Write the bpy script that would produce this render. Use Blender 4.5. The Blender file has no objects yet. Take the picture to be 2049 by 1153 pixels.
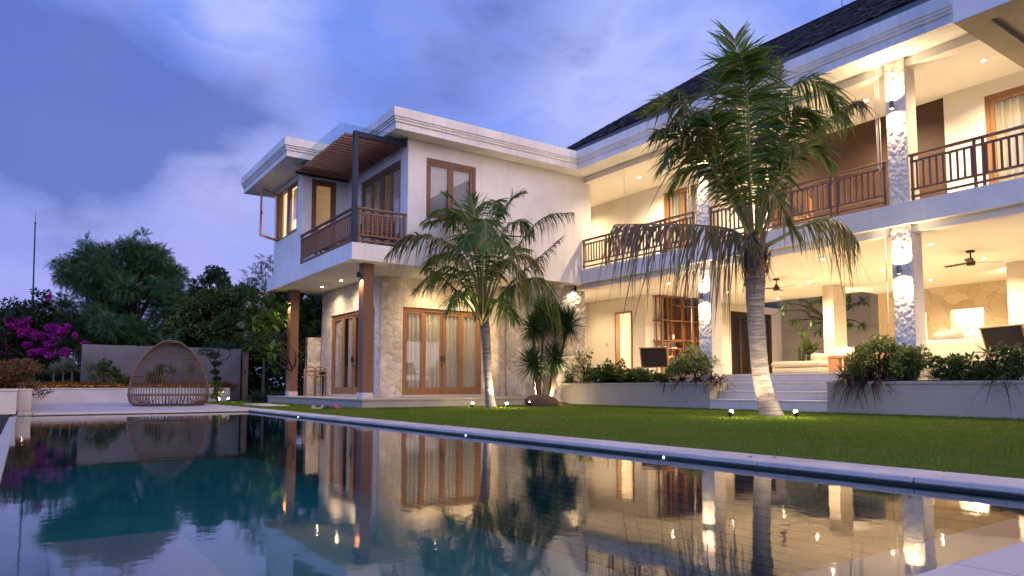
import bpy, math, random
import numpy as np
from mathutils import Vector, Matrix, noise

random.seed(7)
sc = bpy.context.scene
col = sc.collection
R = math.radians

# ---------------------------------------------------------------- camera
cd = bpy.data.cameras.new("camera"); cam = bpy.data.objects.new("camera", cd); col.objects.link(cam)
YAW, PIT, CAMZ = 34.834, 4.301, 0.55
cam.location = (0, 0, CAMZ); cam.rotation_euler = (R(90 + PIT), 0, R(-YAW))
cd.sensor_width = 36.0; cd.lens = 1398.1 / 2049 * 36; cd.shift_y = (668.9 - 576.5) / 2049
cd.clip_start = 0.05; cd.clip_end = 900
sc.camera = cam
_f = np.array([math.sin(R(YAW)) * math.cos(R(PIT)), math.cos(R(YAW)) * math.cos(R(PIT)), math.sin(R(PIT))])
_r = np.array([math.cos(R(YAW)), -math.sin(R(YAW)), 0.0]); _u = np.cross(_r, _f)

def atd(x, y, depth):
    """world point seen at photo pixel (x, y) at the given distance along the view axis"""
    p = np.array([0, 0, CAMZ]) + (_f + _r * (x - 1024.5) / 1398.1 - _u * (y - 668.9) / 1398.1) * depth
    return Vector(p)

# ---------------------------------------------------------------- view, world
sc.view_settings.view_transform = 'Standard'; sc.view_settings.look = 'None'
sc.view_settings.exposure = 0.40; sc.view_settings.gamma = 1.0
sc.render.engine = 'CYCLES'
sc.cycles.max_bounces = 7; sc.cycles.diffuse_bounces = 3; sc.cycles.glossy_bounces = 4
sc.cycles.transmission_bounces = 6; sc.cycles.transparent_max_bounces = 10
sc.cycles.caustics_reflective = False; sc.cycles.caustics_refractive = False
sc.cycles.sample_clamp_indirect = 14.0; sc.cycles.sample_clamp_direct = 40.0
sc.cycles.use_denoising = True

class NT:
    """small node-tree helper"""
    def __init__(s, nt): s.nt = nt; s.n = nt.nodes; s.l = nt.links
    def add(s, t, **k):
        nd = s.n.new(t)
        for a, b in k.items():
            if a.startswith('i_'):
                key = a[2:]; key = int(key) if key.isdigit() else key.replace('_', ' ')
                s.set(nd.inputs[key], b)
            else: setattr(nd, a, b)
        return nd
    def set(s, inp, v):
        if isinstance(v, bpy.types.NodeSocket): s.l.new(v, inp)
        elif isinstance(v, bpy.types.Node): s.l.new(v.outputs[0], inp)
        elif isinstance(v, (tuple, list)) and len(v) == 3 and inp.type == 'RGBA': inp.default_value = (*v, 1)
        else: inp.default_value = v
    def math(s, op, a, b=0.5, c=None, clamp=False):
        nd = s.add('ShaderNodeMath', operation=op, use_clamp=clamp); s.set(nd.inputs[0], a); s.set(nd.inputs[1], b)
        if c is not None: s.set(nd.inputs[2], c)
        return nd.outputs[0]
    def vmath(s, op, a, b=(0, 0, 0)):
        nd = s.add('ShaderNodeVectorMath', operation=op); s.set(nd.inputs[0], a); s.set(nd.inputs[1], b)
        return nd
    def mix(s, f, a, b, mode='MIX'):
        nd = s.add('ShaderNodeMix', data_type='RGBA', blend_type=mode); s.set(nd.inputs[0], f); s.set(nd.inputs[6], a); s.set(nd.inputs[7], b)
        return nd.outputs[2]
    def ramp(s, f, stops, interp='LINEAR'):
        nd = s.add('ShaderNodeValToRGB'); s.set(nd.inputs[0], f); cr = nd.color_ramp; cr.interpolation = interp
        while len(cr.elements) < len(stops): cr.elements.new(0.5)
        for e, (p, c) in zip(cr.elements, stops):
            e.position = p; e.color = (*c, 1) if len(c) == 3 else c
        return nd.outputs[0]
    def noise(s, vec, scale, detail=4, rough=0.5, dist=0.0, out=0):
        nd = s.add('ShaderNodeTexNoise'); s.set(nd.inputs['Vector'], vec); nd.inputs['Scale'].default_value = scale
        nd.inputs['Detail'].default_value = detail; nd.inputs['Roughness'].default_value = rough; nd.inputs['Distortion'].default_value = dist
        return nd.outputs[out]

def srgb(r, g, b):
    f = lambda c: (c / 255 / 12.92) if c / 255 <= 0.04045 else ((c / 255 + 0.055) / 1.055) ** 2.4
    return (f(r), f(g), f(b))

w = bpy.data.worlds.new("World"); sc.world = w; w.use_nodes = True
t = NT(w.node_tree); t.n.clear()
tc = t.add('ShaderNodeTexCoord'); dirv = tc.outputs['Generated']
sep = t.add('ShaderNodeSeparateXYZ', i_0=dirv); dx, dy, dz = sep.outputs
up = t.math('MAXIMUM', dz, 0.0)
# cloud field over azimuth and height, stretched along the horizon and tilted up to the right
az = t.math('ARCTAN2', dx, dy); cv = t.add('ShaderNodeCombineXYZ', i_0=az, i_1=t.math('MULTIPLY', dz, 2.1), i_2=0.3)
mp = t.add('ShaderNodeMapping', i_0=cv.outputs[0]); mp.inputs['Rotation'].default_value = (0, 0, R(-16)); mp.inputs['Location'].default_value = (0.35, 0.9, 0)
n1 = t.noise(mp.outputs[0], 2.0, 5, 0.52, 0.35)
n3 = t.noise(mp.outputs[0], 1.5, 3, 0.5, 0.2)
clear = t.ramp(up, [(0.0, srgb(138, 142, 208)), (0.12, srgb(146, 152, 220)), (0.3, srgb(118, 142, 222)), (0.55, srgb(92, 122, 210)), (1.0, srgb(60, 86, 165))])
lav = t.ramp(up, [(0.0, srgb(156, 150, 206)), (0.25, srgb(176, 174, 222)), (0.5, srgb(168, 180, 234)), (1.0, srgb(110, 120, 190))])
dark = t.ramp(up, [(0.0, srgb(120, 128, 192)), (0.2, srgb(86, 106, 176)), (0.5, srgb(82, 102, 174)), (1.0, srgb(58, 70, 130))])
def blob(x, y, size):
    d = pixdir(x, y).normalized(); dt = t.vmath('DOT_PRODUCT', dirv, tuple(d)).outputs['Value']
    return t.math('MULTIPLY_ADD', t.math('SUBTRACT', dt, 1.0), 1.0 / size, 1.0, clamp=True)
def pixdir(x, y): return atd(x, y, 1.0) - Vector((0, 0, CAMZ))
n4 = t.noise(mp.outputs[0], 4.6, 6, 0.56, 0.5); n5 = t.noise(mp.outputs[0], 11.0, 5, 0.6, 0.4)
mott = t.math('ADD', t.math('MULTIPLY', t.math('SUBTRACT', n4, 0.5), 2.1), t.math('MULTIPLY', t.math('SUBTRACT', n5, 0.5), 1.0))
def field(seeds, base, k):
    f = t.math('ADD', t.math('MULTIPLY', t.math('SUBTRACT', base, 0.5), k), mott)
    for x, y, sz, amt in seeds:
        b_ = blob(x, y, sz); f = t.math('ADD', f, t.math('MULTIPLY', t.math('MULTIPLY', b_, b_), amt))
    return f
lightm = field(((1340, 100, 0.035, 0.8), (1180, 230, 0.010, 0.5), (530, 40, 0.008, 0.85), (430, 20, 0.004, 0.4), (440, 300, 0.007, 0.7), (620, 215, 0.006, 0.5), (120, 340, 0.006, 0.4), (430, 470, 0.02, 0.35), (160, 15, 0.004, 0.3), (860, 70, 0.008, 0.3)), n1, 1.3)
lightm = t.ramp(lightm, [(0.0, (0.04,) * 3), (0.30, (0.25,) * 3), (1.0, (0.80,) * 3)])
darkm = field(((20, 190, 0.012, 0.75), (160, 200, 0.012, 0.8), (320, 215, 0.010, 0.75), (450, 235, 0.005, 0.5), (40, 90, 0.02, 0.45), (590, 190, 0.006, 0.4), (246, 352, 0.0022, 0.45), (980, 50, 0.012, 0.5), (860, 215, 0.006, 0.4), (740, 200, 0.004, 0.3), (-200, 150, 0.05, 0.4)), n3, 0.8)
darkm = t.ramp(darkm, [(0.0, (0.02,) * 3), (0.40, (0.35,) * 3), (1.15 / 1.2, (0.92,) * 3)])
sky = t.mix(lightm, clear, lav); sky = t.mix(darkm, sky, dark)
sky = t.mix(t.ramp(dz, [(0.0, (1, 1, 1)), (0.02, (0, 0, 0))]), sky, srgb(40, 44, 60)) if False else sky
ns = t.add('ShaderNodeTexSky', sky_type='NISHITA'); ns.sun_disc = False; ns.sun_elevation = R(0.5); ns.sun_rotation = R(215)
tot = t.add('ShaderNodeMix', data_type='RGBA', blend_type='ADD'); t.set(tot.inputs[0], 0.004); t.set(tot.inputs[6], sky); t.set(tot.inputs[7], ns.outputs[0])
# afterglow in the western sky, behind the viewer
glow = t.vmath('DOT_PRODUCT', dirv, tuple(Vector((0.35, -1.0, 0.18)).normalized())).outputs['Value']
gm = t.ramp(glow, [(0.30, (0, 0, 0)), (0.95, (1, 1, 1))])
gl2 = t.vmath('DOT_PRODUCT', dirv, tuple(Vector((-1.0, -0.25, 0.55)).normalized())).outputs['Value']
gm2 = t.ramp(gl2, [(0.25, (0, 0, 0)), (0.95, (1, 1, 1))])
addg = t.mix(1.0, t.mix(gm, (0, 0, 0), (1.95, 1.40, 1.08)), t.mix(gm2, (0, 0, 0), (0.10, 0.24, 0.66)), 'ADD')
fin = t.mix(1.0, tot.outputs[2], addg, 'ADD')
bg = t.add('ShaderNodeBackground', i_0=fin, i_1=1.0)
t.l.new(bg.outputs[0], t.add('ShaderNodeOutputWorld').inputs[0])

# ---------------------------------------------------------------- object helpers
def tag(o, label=None, cat=None, group=None, kind=None):
    if label: o['label'] = label
    if cat: o['category'] = cat
    if group: o['group'] = group
    if kind: o['kind'] = kind
    return o
def empty(name, loc=(0, 0, 0), rz=0.0, label=None, cat=None, group=None, kind=None):
    o = bpy.data.objects.new(name, None); col.objects.link(o); o.location = loc; o.rotation_euler = (0, 0, rz)
    o.empty_display_size = 0.2
    return tag(o, label, cat, group, kind)
def origin_of(o):
    v = Vector((0, 0, 0))
    while o is not None: v += o.location; o = o.parent
    return v
def copy_tree(o, parent=None):
    c = o.copy(); col.objects.link(c)
    if parent: c.parent = parent
    for ch in list(o.children): copy_tree(ch, c)
    return c

class MB:
    """collects shapes, links them as one mesh object"""
    def __init__(s): s.v = []; s.f = []; s.m = []; s.cur = 0
    def quad(s, a, b, c, d):
        n = len(s.v); s.v += [tuple(a), tuple(b), tuple(c), tuple(d)]; s.f.append((n, n + 1, n + 2, n + 3)); s.m.append(s.cur); return s
    def poly(s, pts):
        n = len(s.v); s.v += [tuple(p) for p in pts]; s.f.append(tuple(range(n, n + len(pts)))); s.m.append(s.cur); return s
    def box(s, x0, x1, y0, y1, z0, z1, bev=0.0, M=None):
        if x0 > x1: x0, x1 = x1, x0
        if y0 > y1: y0, y1 = y1, y0
        if z0 > z1: z0, z1 = z1, z0
        n = len(s.v); b = min(bev, (x1 - x0) / 3, (y1 - y0) / 3, (z1 - z0) / 3)
        if b <= 0:
            P = [(x, y, z) for z in (z0, z1) for y in (y0, y1) for x in (x0, x1)]
            F = [(0, 2, 3, 1), (4, 5, 7, 6), (0, 1, 5, 4), (2, 6, 7, 3), (0, 4, 6, 2), (1, 3, 7, 5)]
        else:
            P = []; idx = {}
            for ix, X in enumerate((x0, x1)):
                for iy, Y in enumerate((y0, y1)):
                    for iz, Z in enumerate((z0, z1)):
                        sx, sy, sz = (1, -1)[ix], (1, -1)[iy], (1, -1)[iz]
                        idx[ix, iy, iz, 0] = len(P); P.append((X, Y + sy * b, Z + sz * b))
                        idx[ix, iy, iz, 1] = len(P); P.append((X + sx * b, Y, Z + sz * b))
                        idx[ix, iy, iz, 2] = len(P); P.append((X + sx * b, Y + sy * b, Z))
            F = []
            for i in (0, 1):
                F.append([idx[i, a, c, 0] for a, c in ((0, 0), (0, 1), (1, 1), (1, 0))][::(1 if i == 0 else -1)])
                F.append([idx[a, i, c, 1] for a, c in ((0, 0), (1, 0), (1, 1), (0, 1))][::(1 if i == 0 else -1)])
                F.append([idx[a, c, i, 2] for a, c in ((0, 0), (0, 1), (1, 1), (1, 0))][::(1 if i == 0 else -1)])
            for i in (0, 1):
                for j in (0, 1):
                    k = 1 if i == j else -1
                    F.append([idx[i, j, 0, 0], idx[i, j, 0, 1], idx[i, j, 1, 1], idx[i, j, 1, 0]][::k])
                    F.append([idx[i, 0, j, 0], idx[i, 1, j, 0], idx[i, 1, j, 2], idx[i, 0, j, 2]][::k])
                    F.append([idx[0, i, j, 1], idx[0, i, j, 2], idx[1, i, j, 2], idx[1, i, j, 1]][::k])
                    for q in (0, 1):
                        tri = [idx[i, j, q, 0], idx[i, j, q, 1], idx[i, j, q, 2]]
                        F.append(tri if (i + j + q) % 2 else tri[::-1])
        if M is not None: P = [tuple(M @ Vector(p)) for p in P]
        s.v += P; s.f += [tuple(n + i for i in f) for f in F]; s.m += [s.cur] * len(F); return s
    def tube(s, pts, rad, n=8, cap=True, closed=False):
        pts = [Vector(p) for p in pts]; k0 = len(s.v); N = len(pts)
        if not hasattr(rad, '__len__'): rad = [rad] * N
        up = None
        for i, p in enumerate(pts):
            if closed: d = (pts[(i + 1) % N] - pts[i - 1]).normalized()
            else: d = (pts[min(i + 1, N - 1)] - pts[max(i - 1, 0)]).normalized()
            if up is None:
                up = Vector((0, 0, 1)) if abs(d.z) < 0.9 else Vector((1, 0, 0))
            a = d.cross(up)
            if a.length < 1e-6: a = d.orthogonal()
            a.normalize(); b = a.cross(d).normalized(); up = b
            for j in range(n):
                an = 2 * math.pi * j / n
                s.v.append(tuple(p + (a * math.cos(an) + b * math.sin(an)) * rad[i]))
        for i in range(N if closed else N - 1):
            for j in range(n):
                i2 = (i + 1) % N
                s.f.append((k0 + i * n + j, k0 + i * n + (j + 1) % n, k0 + i2 * n + (j + 1) % n, k0 + i2 * n + j)); s.m.append(s.cur)
        if cap and not closed:
            s.f.append(tuple(k0 + j for j in range(n))[::-1]); s.m.append(s.cur)
            s.f.append(tuple(k0 + (N - 1) * n + j for j in range(n))); s.m.append(s.cur)
        return s
    def cyl(s, p, r, h, n=20, r2=None):
        p = Vector(p); return s.tube([p, p + Vector((0, 0, h))], [r, r if r2 is None else r2], n)
    def lathe(s, prof, c=(0, 0, 0), n=24):
        k0 = len(s.v); N = len(prof)
        for r, z in prof:
            for j in range(n):
                a = 2 * math.pi * j / n; s.v.append((c[0] + r * math.cos(a), c[1] + r * math.sin(a), c[2] + z))
        for i in range(N - 1):
            for j in range(n):
                s.f.append((k0 + i * n + j, k0 + i * n + (j + 1) % n, k0 + (i + 1) * n + (j + 1) % n, k0 + (i + 1) * n + j)); s.m.append(s.cur)
        return s
    def build(s, name, mat, parent=None, smooth=False, local=False, auto=None):
        me = bpy.data.meshes.new(name); v = s.v
        if parent is not None and not local:
            o0 = origin_of(parent)
            if o0.length > 0: v = [(a - o0.x, b - o0.y, c - o0.z) for a, b, c in v]
        me.from_pydata(v, [], s.f)
        mats = mat if isinstance(mat, (list, tuple)) else [mat]
        for m_ in mats: me.materials.append(m_)
        if len(mats) > 1: me.polygons.foreach_set('material_index', s.m)
        if smooth: me.polygons.foreach_set('use_smooth', [True] * len(me.polygons))
        me.update()
        o = bpy.data.objects.new(name, me); col.objects.link(o)
        if parent is not None: o.parent = parent
        return o

def npmesh(name, V, F, mats, parent=None, smooth=False, mi=None):
    """fast mesh from numpy arrays; F is (n, k)"""
    V = np.asarray(V, dtype=np.float32); F = np.asarray(F, dtype=np.int32)
    if parent is not None: V = V - np.array(origin_of(parent), dtype=np.float32)
    me = bpy.data.meshes.new(name); me.vertices.add(len(V)); me.vertices.foreach_set('co', V.ravel())
    k = F.shape[1]; me.loops.add(F.size); me.loops.foreach_set('vertex_index', F.ravel())
    me.polygons.add(len(F)); me.polygons.foreach_set('loop_start', np.arange(0, F.size, k, dtype=np.int32))
    try: me.polygons.foreach_set('loop_total', np.full(len(F), k, dtype=np.int32))
    except Exception: pass
    for m_ in (mats if isinstance(mats, (list, tuple)) else [mats]): me.materials.append(m_)
    if mi is not None: me.polygons.foreach_set('material_index', np.asarray(mi, dtype=np.int32))
    if smooth: me.polygons.foreach_set('use_smooth', np.ones(len(F), dtype=bool))
    me.update(calc_edges=True)
    o = bpy.data.objects.new(name, me); col.objects.link(o)
    if parent is not None: o.parent = parent
    return o

# ---------------------------------------------------------------- materials
def newmat(name):
    m = bpy.data.materials.new(name); m.use_nodes = True; t = NT(m.node_tree); t.n.clear()
    out = t.add('ShaderNodeOutputMaterial'); return m, t, out
def P3(t, **k):
    b = t.add('ShaderNodeBsdfPrincipled')
    for a, v in k.items(): t.set(b.inputs[a.replace('_', ' ')], v)
    return b
def bump(t, h, strength=0.3, dist=0.02):
    b = t.add('ShaderNodeBump'); t.set(b.inputs['Height'], h); b.inputs['Strength'].default_value = strength; b.inputs['Distance'].default_value = dist
    return b.outputs[0]
def pos(t): return t.add('ShaderNodeNewGeometry').outputs['Position']
def objc(t): return t.add('ShaderNodeTexCoord').outputs['Object']

def m_plaster(name, c, var=0.06, rough=0.85, bs=0.12, stain=0.1):
    m, t, out = newmat(name); p = pos(t)
    n = t.noise(p, 1.1, 5, 0.6); f = t.noise(p, 60, 3, 0.6)
    c2 = tuple(x * (1 - var) for x in c); c1 = tuple(min(1, x * (1 + var * 0.4)) for x in c)
    cc = t.mix(t.ramp(n, [(0.35, (0, 0, 0)), (0.65, (1, 1, 1))]), c2, c1)
    # faint rain streaks
    mp = t.add('ShaderNodeMapping', i_0=p); mp.inputs['Scale'].default_value = (9, 9, 0.5)
    s_ = t.noise(mp.outputs[0], 1.0, 4, 0.6)
    cc = t.mix(t.math('MULTIPLY', t.ramp(s_, [(0.52, (0, 0, 0)), (0.75, (1, 1, 1))]), stain), cc, tuple(x * 0.6 for x in c))
    b = P3(t, Base_Color=cc, Roughness=rough, Normal=bump(t, t.math('ADD', f, t.math('MULTIPLY', t.noise(p, 7, 3), 0.6)), bs, 0.01))
    t.l.new(b.outputs[0], out.inputs[0]); return m
def m_plain(name, c, rough=0.6, metal=0.0, spec=0.5, var=0.12, scale=8):
    m, t, out = newmat(name); p = objc(t); n = t.noise(p, scale, 4, 0.6)
    cc = t.mix(n, tuple(x * (1 - var) for x in c), tuple(min(1, x * (1 + var)) for x in c))
    b = P3(t, Base_Color=cc, Roughness=rough, Metallic=metal, Specular_IOR_Level=spec, Normal=bump(t, t.noise(p, scale * 6, 3), 0.08, 0.005))
    t.l.new(b.outputs[0], out.inputs[0]); return m
def m_wood(name, c1, c2, axis=2, rough=0.45, scale=1.0):
    m, t, out = newmat(name); p = pos(t)
    mp = t.add('ShaderNodeMapping', i_0=p); s = [14 * scale] * 3; s[axis] = 0.9 * scale; mp.inputs['Scale'].default_value = s
    n = t.noise(mp.outputs[0], 2.2, 6, 0.62, 0.6); n2 = t.noise(p, 1.6, 2)
    cc = t.mix(t.ramp(n, [(0.3, (0, 0, 0)), (0.7, (1, 1, 1))]), c1, c2)
    cc = t.mix(t.math('MULTIPLY', n2, 0.35), cc, tuple(x * 0.55 for x in c1))
    b = P3(t, Base_Color=cc, Roughness=rough, Normal=bump(t, n, 0.15, 0.006)); t.l.new(b.outputs[0], out.inputs[0]); return m
def m_flagstone(name, cols, scale=3.4, groove=0.045, bdist=0.03, bstr=1.0, mortar=(0.42, 0.36, 0.27), rough=0.85, fine=0.35):
    m, t, out = newmat(name); p = pos(t)
    wv = t.noise(p, 2.5, 2, 0.5, 0, 1)
    pv = t.vmath('ADD', p, t.vmath('SCALE', t.vmath('SUBTRACT', wv, (0.5, 0.5, 0.5)).outputs[0]).outputs[0])
    for nd in t.n:
        if nd.type == 'VECT_MATH' and nd.operation == 'SCALE': nd.inputs['Scale'].default_value = 0.22
    v1 = t.add('ShaderNodeTexVoronoi', feature='F1'); t.set(v1.inputs['Vector'], pv.outputs[0]); v1.inputs['Scale'].default_value = scale
    v2 = t.add('ShaderNodeTexVoronoi', feature='DISTANCE_TO_EDGE'); t.set(v2.inputs['Vector'], pv.outputs[0]); v2.inputs['Scale'].default_value = scale
    cellr = t.add('ShaderNodeSeparateColor'); t.set(cellr.inputs[0], v1.outputs['Color'])
    cc = t.ramp(cellr.outputs[0], [(i / max(1, len(cols) - 1), c) for i, c in enumerate(cols)])
    nn = t.noise(p, 9, 5, 0.65); cc = t.mix(t.math('MULTIPLY', nn, 0.35), cc, tuple(x * 0.62 for x in cols[0]))
    e = t.ramp(v2.outputs['Distance'], [(0.0, (0, 0, 0)), (groove, (0.75,) * 3), (groove * 3.2, (1, 1, 1))])
    cc = t.mix(t.ramp(v2.outputs['Distance'], [(groove * 0.25, (0, 0, 0)), (groove * 0.7, (1, 1, 1))]), mortar, cc)
    h = t.math('ADD', e, t.math('MULTIPLY', t.noise(p, 14, 5, 0.6), fine)); h = t.math('ADD', h, t.math('MULTIPLY', cellr.outputs[1], 0.35))
    b = P3(t, Base_Color=cc, Roughness=rough, Normal=bump(t, h, bstr, bdist)); t.l.new(b.outputs[0], out.inputs[0]); return m
def m_tiles(name, c1, c2, mortar, w=0.6, h=0.3, ms=0.006, rough=0.6, axis='xy', var=0.3, spec=0.3):
    m, t, out = newmat(name); p = pos(t)
    if axis != 'xy':
        sp = t.add('ShaderNodeSeparateXYZ', i_0=p); cmb = t.add('ShaderNodeCombineXYZ')
        t.set(cmb.inputs[0], t.math('ADD', sp.outputs[0], sp.outputs[1])); t.set(cmb.inputs[1], sp.outputs[2]); pp = cmb.outputs[0]
    else: pp = p
    br = t.add('ShaderNodeTexBrick', i_Vector=pp); br.inputs['Scale'].default_value = 1.0
    br.inputs['Brick Width'].default_value = w; br.inputs['Row Height'].default_value = h; br.inputs['Mortar Size'].default_value = ms
    t.set(br.inputs['Color1'], c1); t.set(br.inputs['Color2'], c2); t.set(br.inputs['Mortar'], mortar)
    n = t.noise(p, 2.4, 5, 0.6); cc = t.mix(t.math('MULTIPLY', n, var), br.outputs[0], tuple(x * 0.5 for x in c1))
    b = P3(t, Base_Color=cc, Roughness=rough, Specular_IOR_Level=spec, Normal=bump(t, t.math('ADD', t.math('MULTIPLY', br.outputs[1], -1.0), t.math('MULTIPLY', t.noise(p, 30, 3), 0.3)), 0.35, 0.006))
    t.l.new(b.outputs[0], out.inputs[0]); return m
def m_leaf(name, c1, c2, trans=0.35, rough=0.5, dry=None, dryamt=0.0, spec=0.35, patch=None):
    """leaf with a colour that differs from leaf to leaf"""
    m, t, out = newmat(name); g = t.add('ShaderNodeNewGeometry'); rnd = g.outputs['Random Per Island']
    cc = t.mix(rnd, c1, c2)
    n = t.noise(g.outputs['Position'], 1.3, 3, 0.6)
    cc = t.mix(t.math('MULTIPLY', n, 0.5), cc, tuple(x * 0.5 for x in c1))
    if dry is not None:
        r2 = t.math('FRACT', t.math('MULTIPLY', rnd, 17.31)); cc = t.mix(t.math('LESS_THAN', r2, dryamt), cc, dry)
    if patch is not None: cc = t.mix(t.math('MULTIPLY', t.ramp(t.noise(g.outputs['Position'], 0.55, 5, 0.65), [(0.46, (0, 0, 0)), (0.68, (1, 1, 1))]), 0.55), cc, patch)
    b = P3(t, Base_Color=cc, Roughness=rough, Specular_IOR_Level=spec)
    tr = t.add('ShaderNodeBsdfTranslucent', i_0=cc)
    mx = t.add('ShaderNodeMixShader'); t.set(mx.inputs[0], trans); t.l.new(b.outputs[0], mx.inputs[1]); t.l.new(tr.outputs[0], mx.inputs[2])
    t.l.new(mx.outputs[0], out.inputs[0]); return m
def m_emit(name, c, s):
    m, t, out = newmat(name); e = t.add('ShaderNodeEmission', i_0=c, i_1=s); t.l.new(e.outputs[0], out.inputs[0]); return m
def m_glass(name, tint=(0.97, 0.98, 0.98), rough=0.0, boost=0.7):
    m, t, out = newmat(name); g_ = t.add('ShaderNodeNewGeometry')
    c_ = t.math('ABSOLUTE', t.vmath('DOT_PRODUCT', g_.outputs['Incoming'], g_.outputs['Normal']).outputs['Value'])
    fr = t.math('MULTIPLY_ADD', t.math('POWER', t.math('SUBTRACT', 1.0, c_), 5.0), 0.96 * boost, 0.04)
    tr = t.add('ShaderNodeBsdfTransparent', i_0=tint); gl = t.add('ShaderNodeBsdfGlossy', i_0=(1, 1, 1)); gl.inputs['Roughness'].default_value = rough
    mx = t.add('ShaderNodeMixShader'); t.set(mx.inputs[0], fr); t.l.new(tr.outputs[0], mx.inputs[1]); t.l.new(gl.outputs[0], mx.inputs[2])
    t.l.new(mx.outputs[0], out.inputs[0]); return m
def m_cloth(name, c, trans=0.3, rough=0.9):
    m, t, out = newmat(name); p = pos(t); f = t.noise(p, 180, 2); cc = t.mix(f, tuple(x * 0.88 for x in c), c)
    b = t.add('ShaderNodeBsdfDiffuse', i_0=cc); tr = t.add('ShaderNodeBsdfTranslucent', i_0=cc)
    mx = t.add('ShaderNodeMixShader'); t.set(mx.inputs[0], trans); t.l.new(b.outputs[0], mx.inputs[1]); t.l.new(tr.outputs[0], mx.inputs[2])
    t.l.new(mx.outputs[0], out.inputs[0]); return m

WHITE = m_plaster("white_plaster", (0.72, 0.70, 0.65), 0.10, 0.85, 0.16, 0.26)
TRIM = m_plaster("white_cornice", (0.72, 0.70, 0.66), 0.14, 0.85, 0.14, 0.42)
CEIL = m_plaster("ceiling_paint", (0.76, 0.73, 0.66), 0.03, 0.8, 0.05, 0.0)
CREAM = m_plaster("cream_wall_paint", (0.74, 0.69, 0.60), 0.03, 0.75, 0.08, 0.0)
STEPST = m_tiles("pale_step_stone", (0.58, 0.54, 0.49), (0.54, 0.50, 0.46), (0.30, 0.28, 0.25), 1.35, 40.0, 0.005, 0.7, "z", 0.25)
PLANT = m_tiles("planter_stone", (0.37, 0.34, 0.275), (0.35, 0.32, 0.26), (0.25, 0.23, 0.19), 2.4, 40.0, 0.004, 0.8, "z", 0.45)
FARPL = m_plaster("far_planter_stone", (0.50, 0.47, 0.45), 0.12, 0.8, 0.2, 0.2)
GREYW = m_plaster("grey_render", (0.125, 0.125, 0.14), 0.25, 0.9, 0.4, 0.3)
DARKW = m_plaster("roof_fascia_grey", (0.13, 0.15, 0.17), 0.12, 0.8, 0.1, 0.2)
STONE = m_flagstone("cream_flagstone", [(0.50, 0.41, 0.29), (0.62, 0.52, 0.38), (0.66, 0.57, 0.43), (0.54, 0.42, 0.27), (0.70, 0.62, 0.49)], 3.6, 0.045, 0.03, 0.9, (0.46, 0.39, 0.29))
ROUGHST = m_flagstone("rough_flagstone", [(0.36, 0.33, 0.29), (0.46, 0.42, 0.36), (0.52, 0.47, 0.40), (0.42, 0.37, 0.30)], 3.8, 0.06, 0.10, 1.0, (0.34, 0.31, 0.27), fine=1.3)
FEATST = m_flagstone("feature_stone", [(0.58, 0.47, 0.30), (0.66, 0.55, 0.38), (0.40, 0.30, 0.18), (0.62, 0.50, 0.32), (0.70, 0.60, 0.44), (0.48, 0.36, 0.20), (0.60, 0.48, 0.30)], 2.3, 0.018, 0.02, 0.6, (0.50, 0.41, 0.27))
BLOCKST = m_tiles("limestone_block", (0.66, 0.61, 0.52), (0.62, 0.57, 0.48), (0.42, 0.37, 0.30), 1.4, 0.75, 0.004, 0.8, 'z', 0.15)
CARVED = m_plaster("carved_limestone", (0.76, 0.69, 0.57), 0.06, 0.8, 0.3, 0.0)
TEAK = m_wood("teak_frame", (0.23, 0.108, 0.045), (0.36, 0.18, 0.078), 2, 0.4)
POSTW = m_wood("post_timber", (0.14, 0.063, 0.030), (0.22, 0.10, 0.048), 2, 0.45)
RAILW = m_wood("railing_timber", (0.15, 0.072, 0.036), (0.25, 0.125, 0.066), 2, 0.6)
SLATW = m_wood("pergola_timber", (0.24, 0.10, 0.055), (0.42, 0.19, 0.11), 0, 0.5)
PANELW = m_wood("dark_wood_panel", (0.045, 0.020, 0.010), (0.085, 0.038, 0.018), 1, 0.65)
FURNW = m_wood("light_teak_furniture", (0.34, 0.17, 0.075), (0.46, 0.25, 0.12), 2, 0.45)
OLDW = m_wood("weathered_post", (0.10, 0.062, 0.042), (0.16, 0.10, 0.07), 2, 0.7)
STEEL = m_plain("painted_steel", (0.014, 0.020, 0.036), 0.5, 0.0, 0.3)
BLACKM = m_plain("black_metal", (0.015, 0.014, 0.013), 0.4, 0.6)
CHROME = m_plain("brushed_metal", (0.16, 0.14, 0.12), 0.3, 0.9)
WOVEN = m_plain("dark_woven_cord", (0.022, 0.018, 0.014), 0.8, 0.0, 0.3, 0.5, 60)
RATTAN = m_plain("rattan_cane", (0.15, 0.088, 0.055), 0.55, 0.0, 0.4, 0.3, 30)
LINEN = m_cloth("cream_curtain", (0.62, 0.56, 0.46), 0.25)
SHEER = m_cloth("grey_sheer_curtain", (0.50, 0.48, 0.46), 0.4)
BLIND = m_cloth("roman_blind", (0.62, 0.55, 0.42), 0.45)
BLINDG = m_cloth("grey_roman_blind", (0.38, 0.38, 0.40), 0.15)
SOFA = m_cloth("beige_upholstery", (0.55, 0.48, 0.38), 0.0)
CUSH = m_cloth("white_cushion", (0.74, 0.70, 0.63), 0.0)
GLASS = m_glass("window_glass")
ROOFGL = m_glass("canopy_glass", (0.84, 0.91, 0.93), 0.0, 0.35)
BULB = m_emit("warm_bulb", (1.0, 0.82, 0.55), 70.0)
FLOODB = m_emit("flood_bulb", (1.0, 0.86, 0.55), 90.0)
STRIP = m_emit("led_strip", (1.0, 0.80, 0.48), 12.0)
POOLL = m_emit("pool_light_lens", (0.75, 0.85, 1.0), 6.0)
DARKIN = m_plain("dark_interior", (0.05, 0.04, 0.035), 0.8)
SOIL = m_plain("soil", (0.02, 0.014, 0.010), 0.95, 0, 0.2, 0.4, 10)
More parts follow.
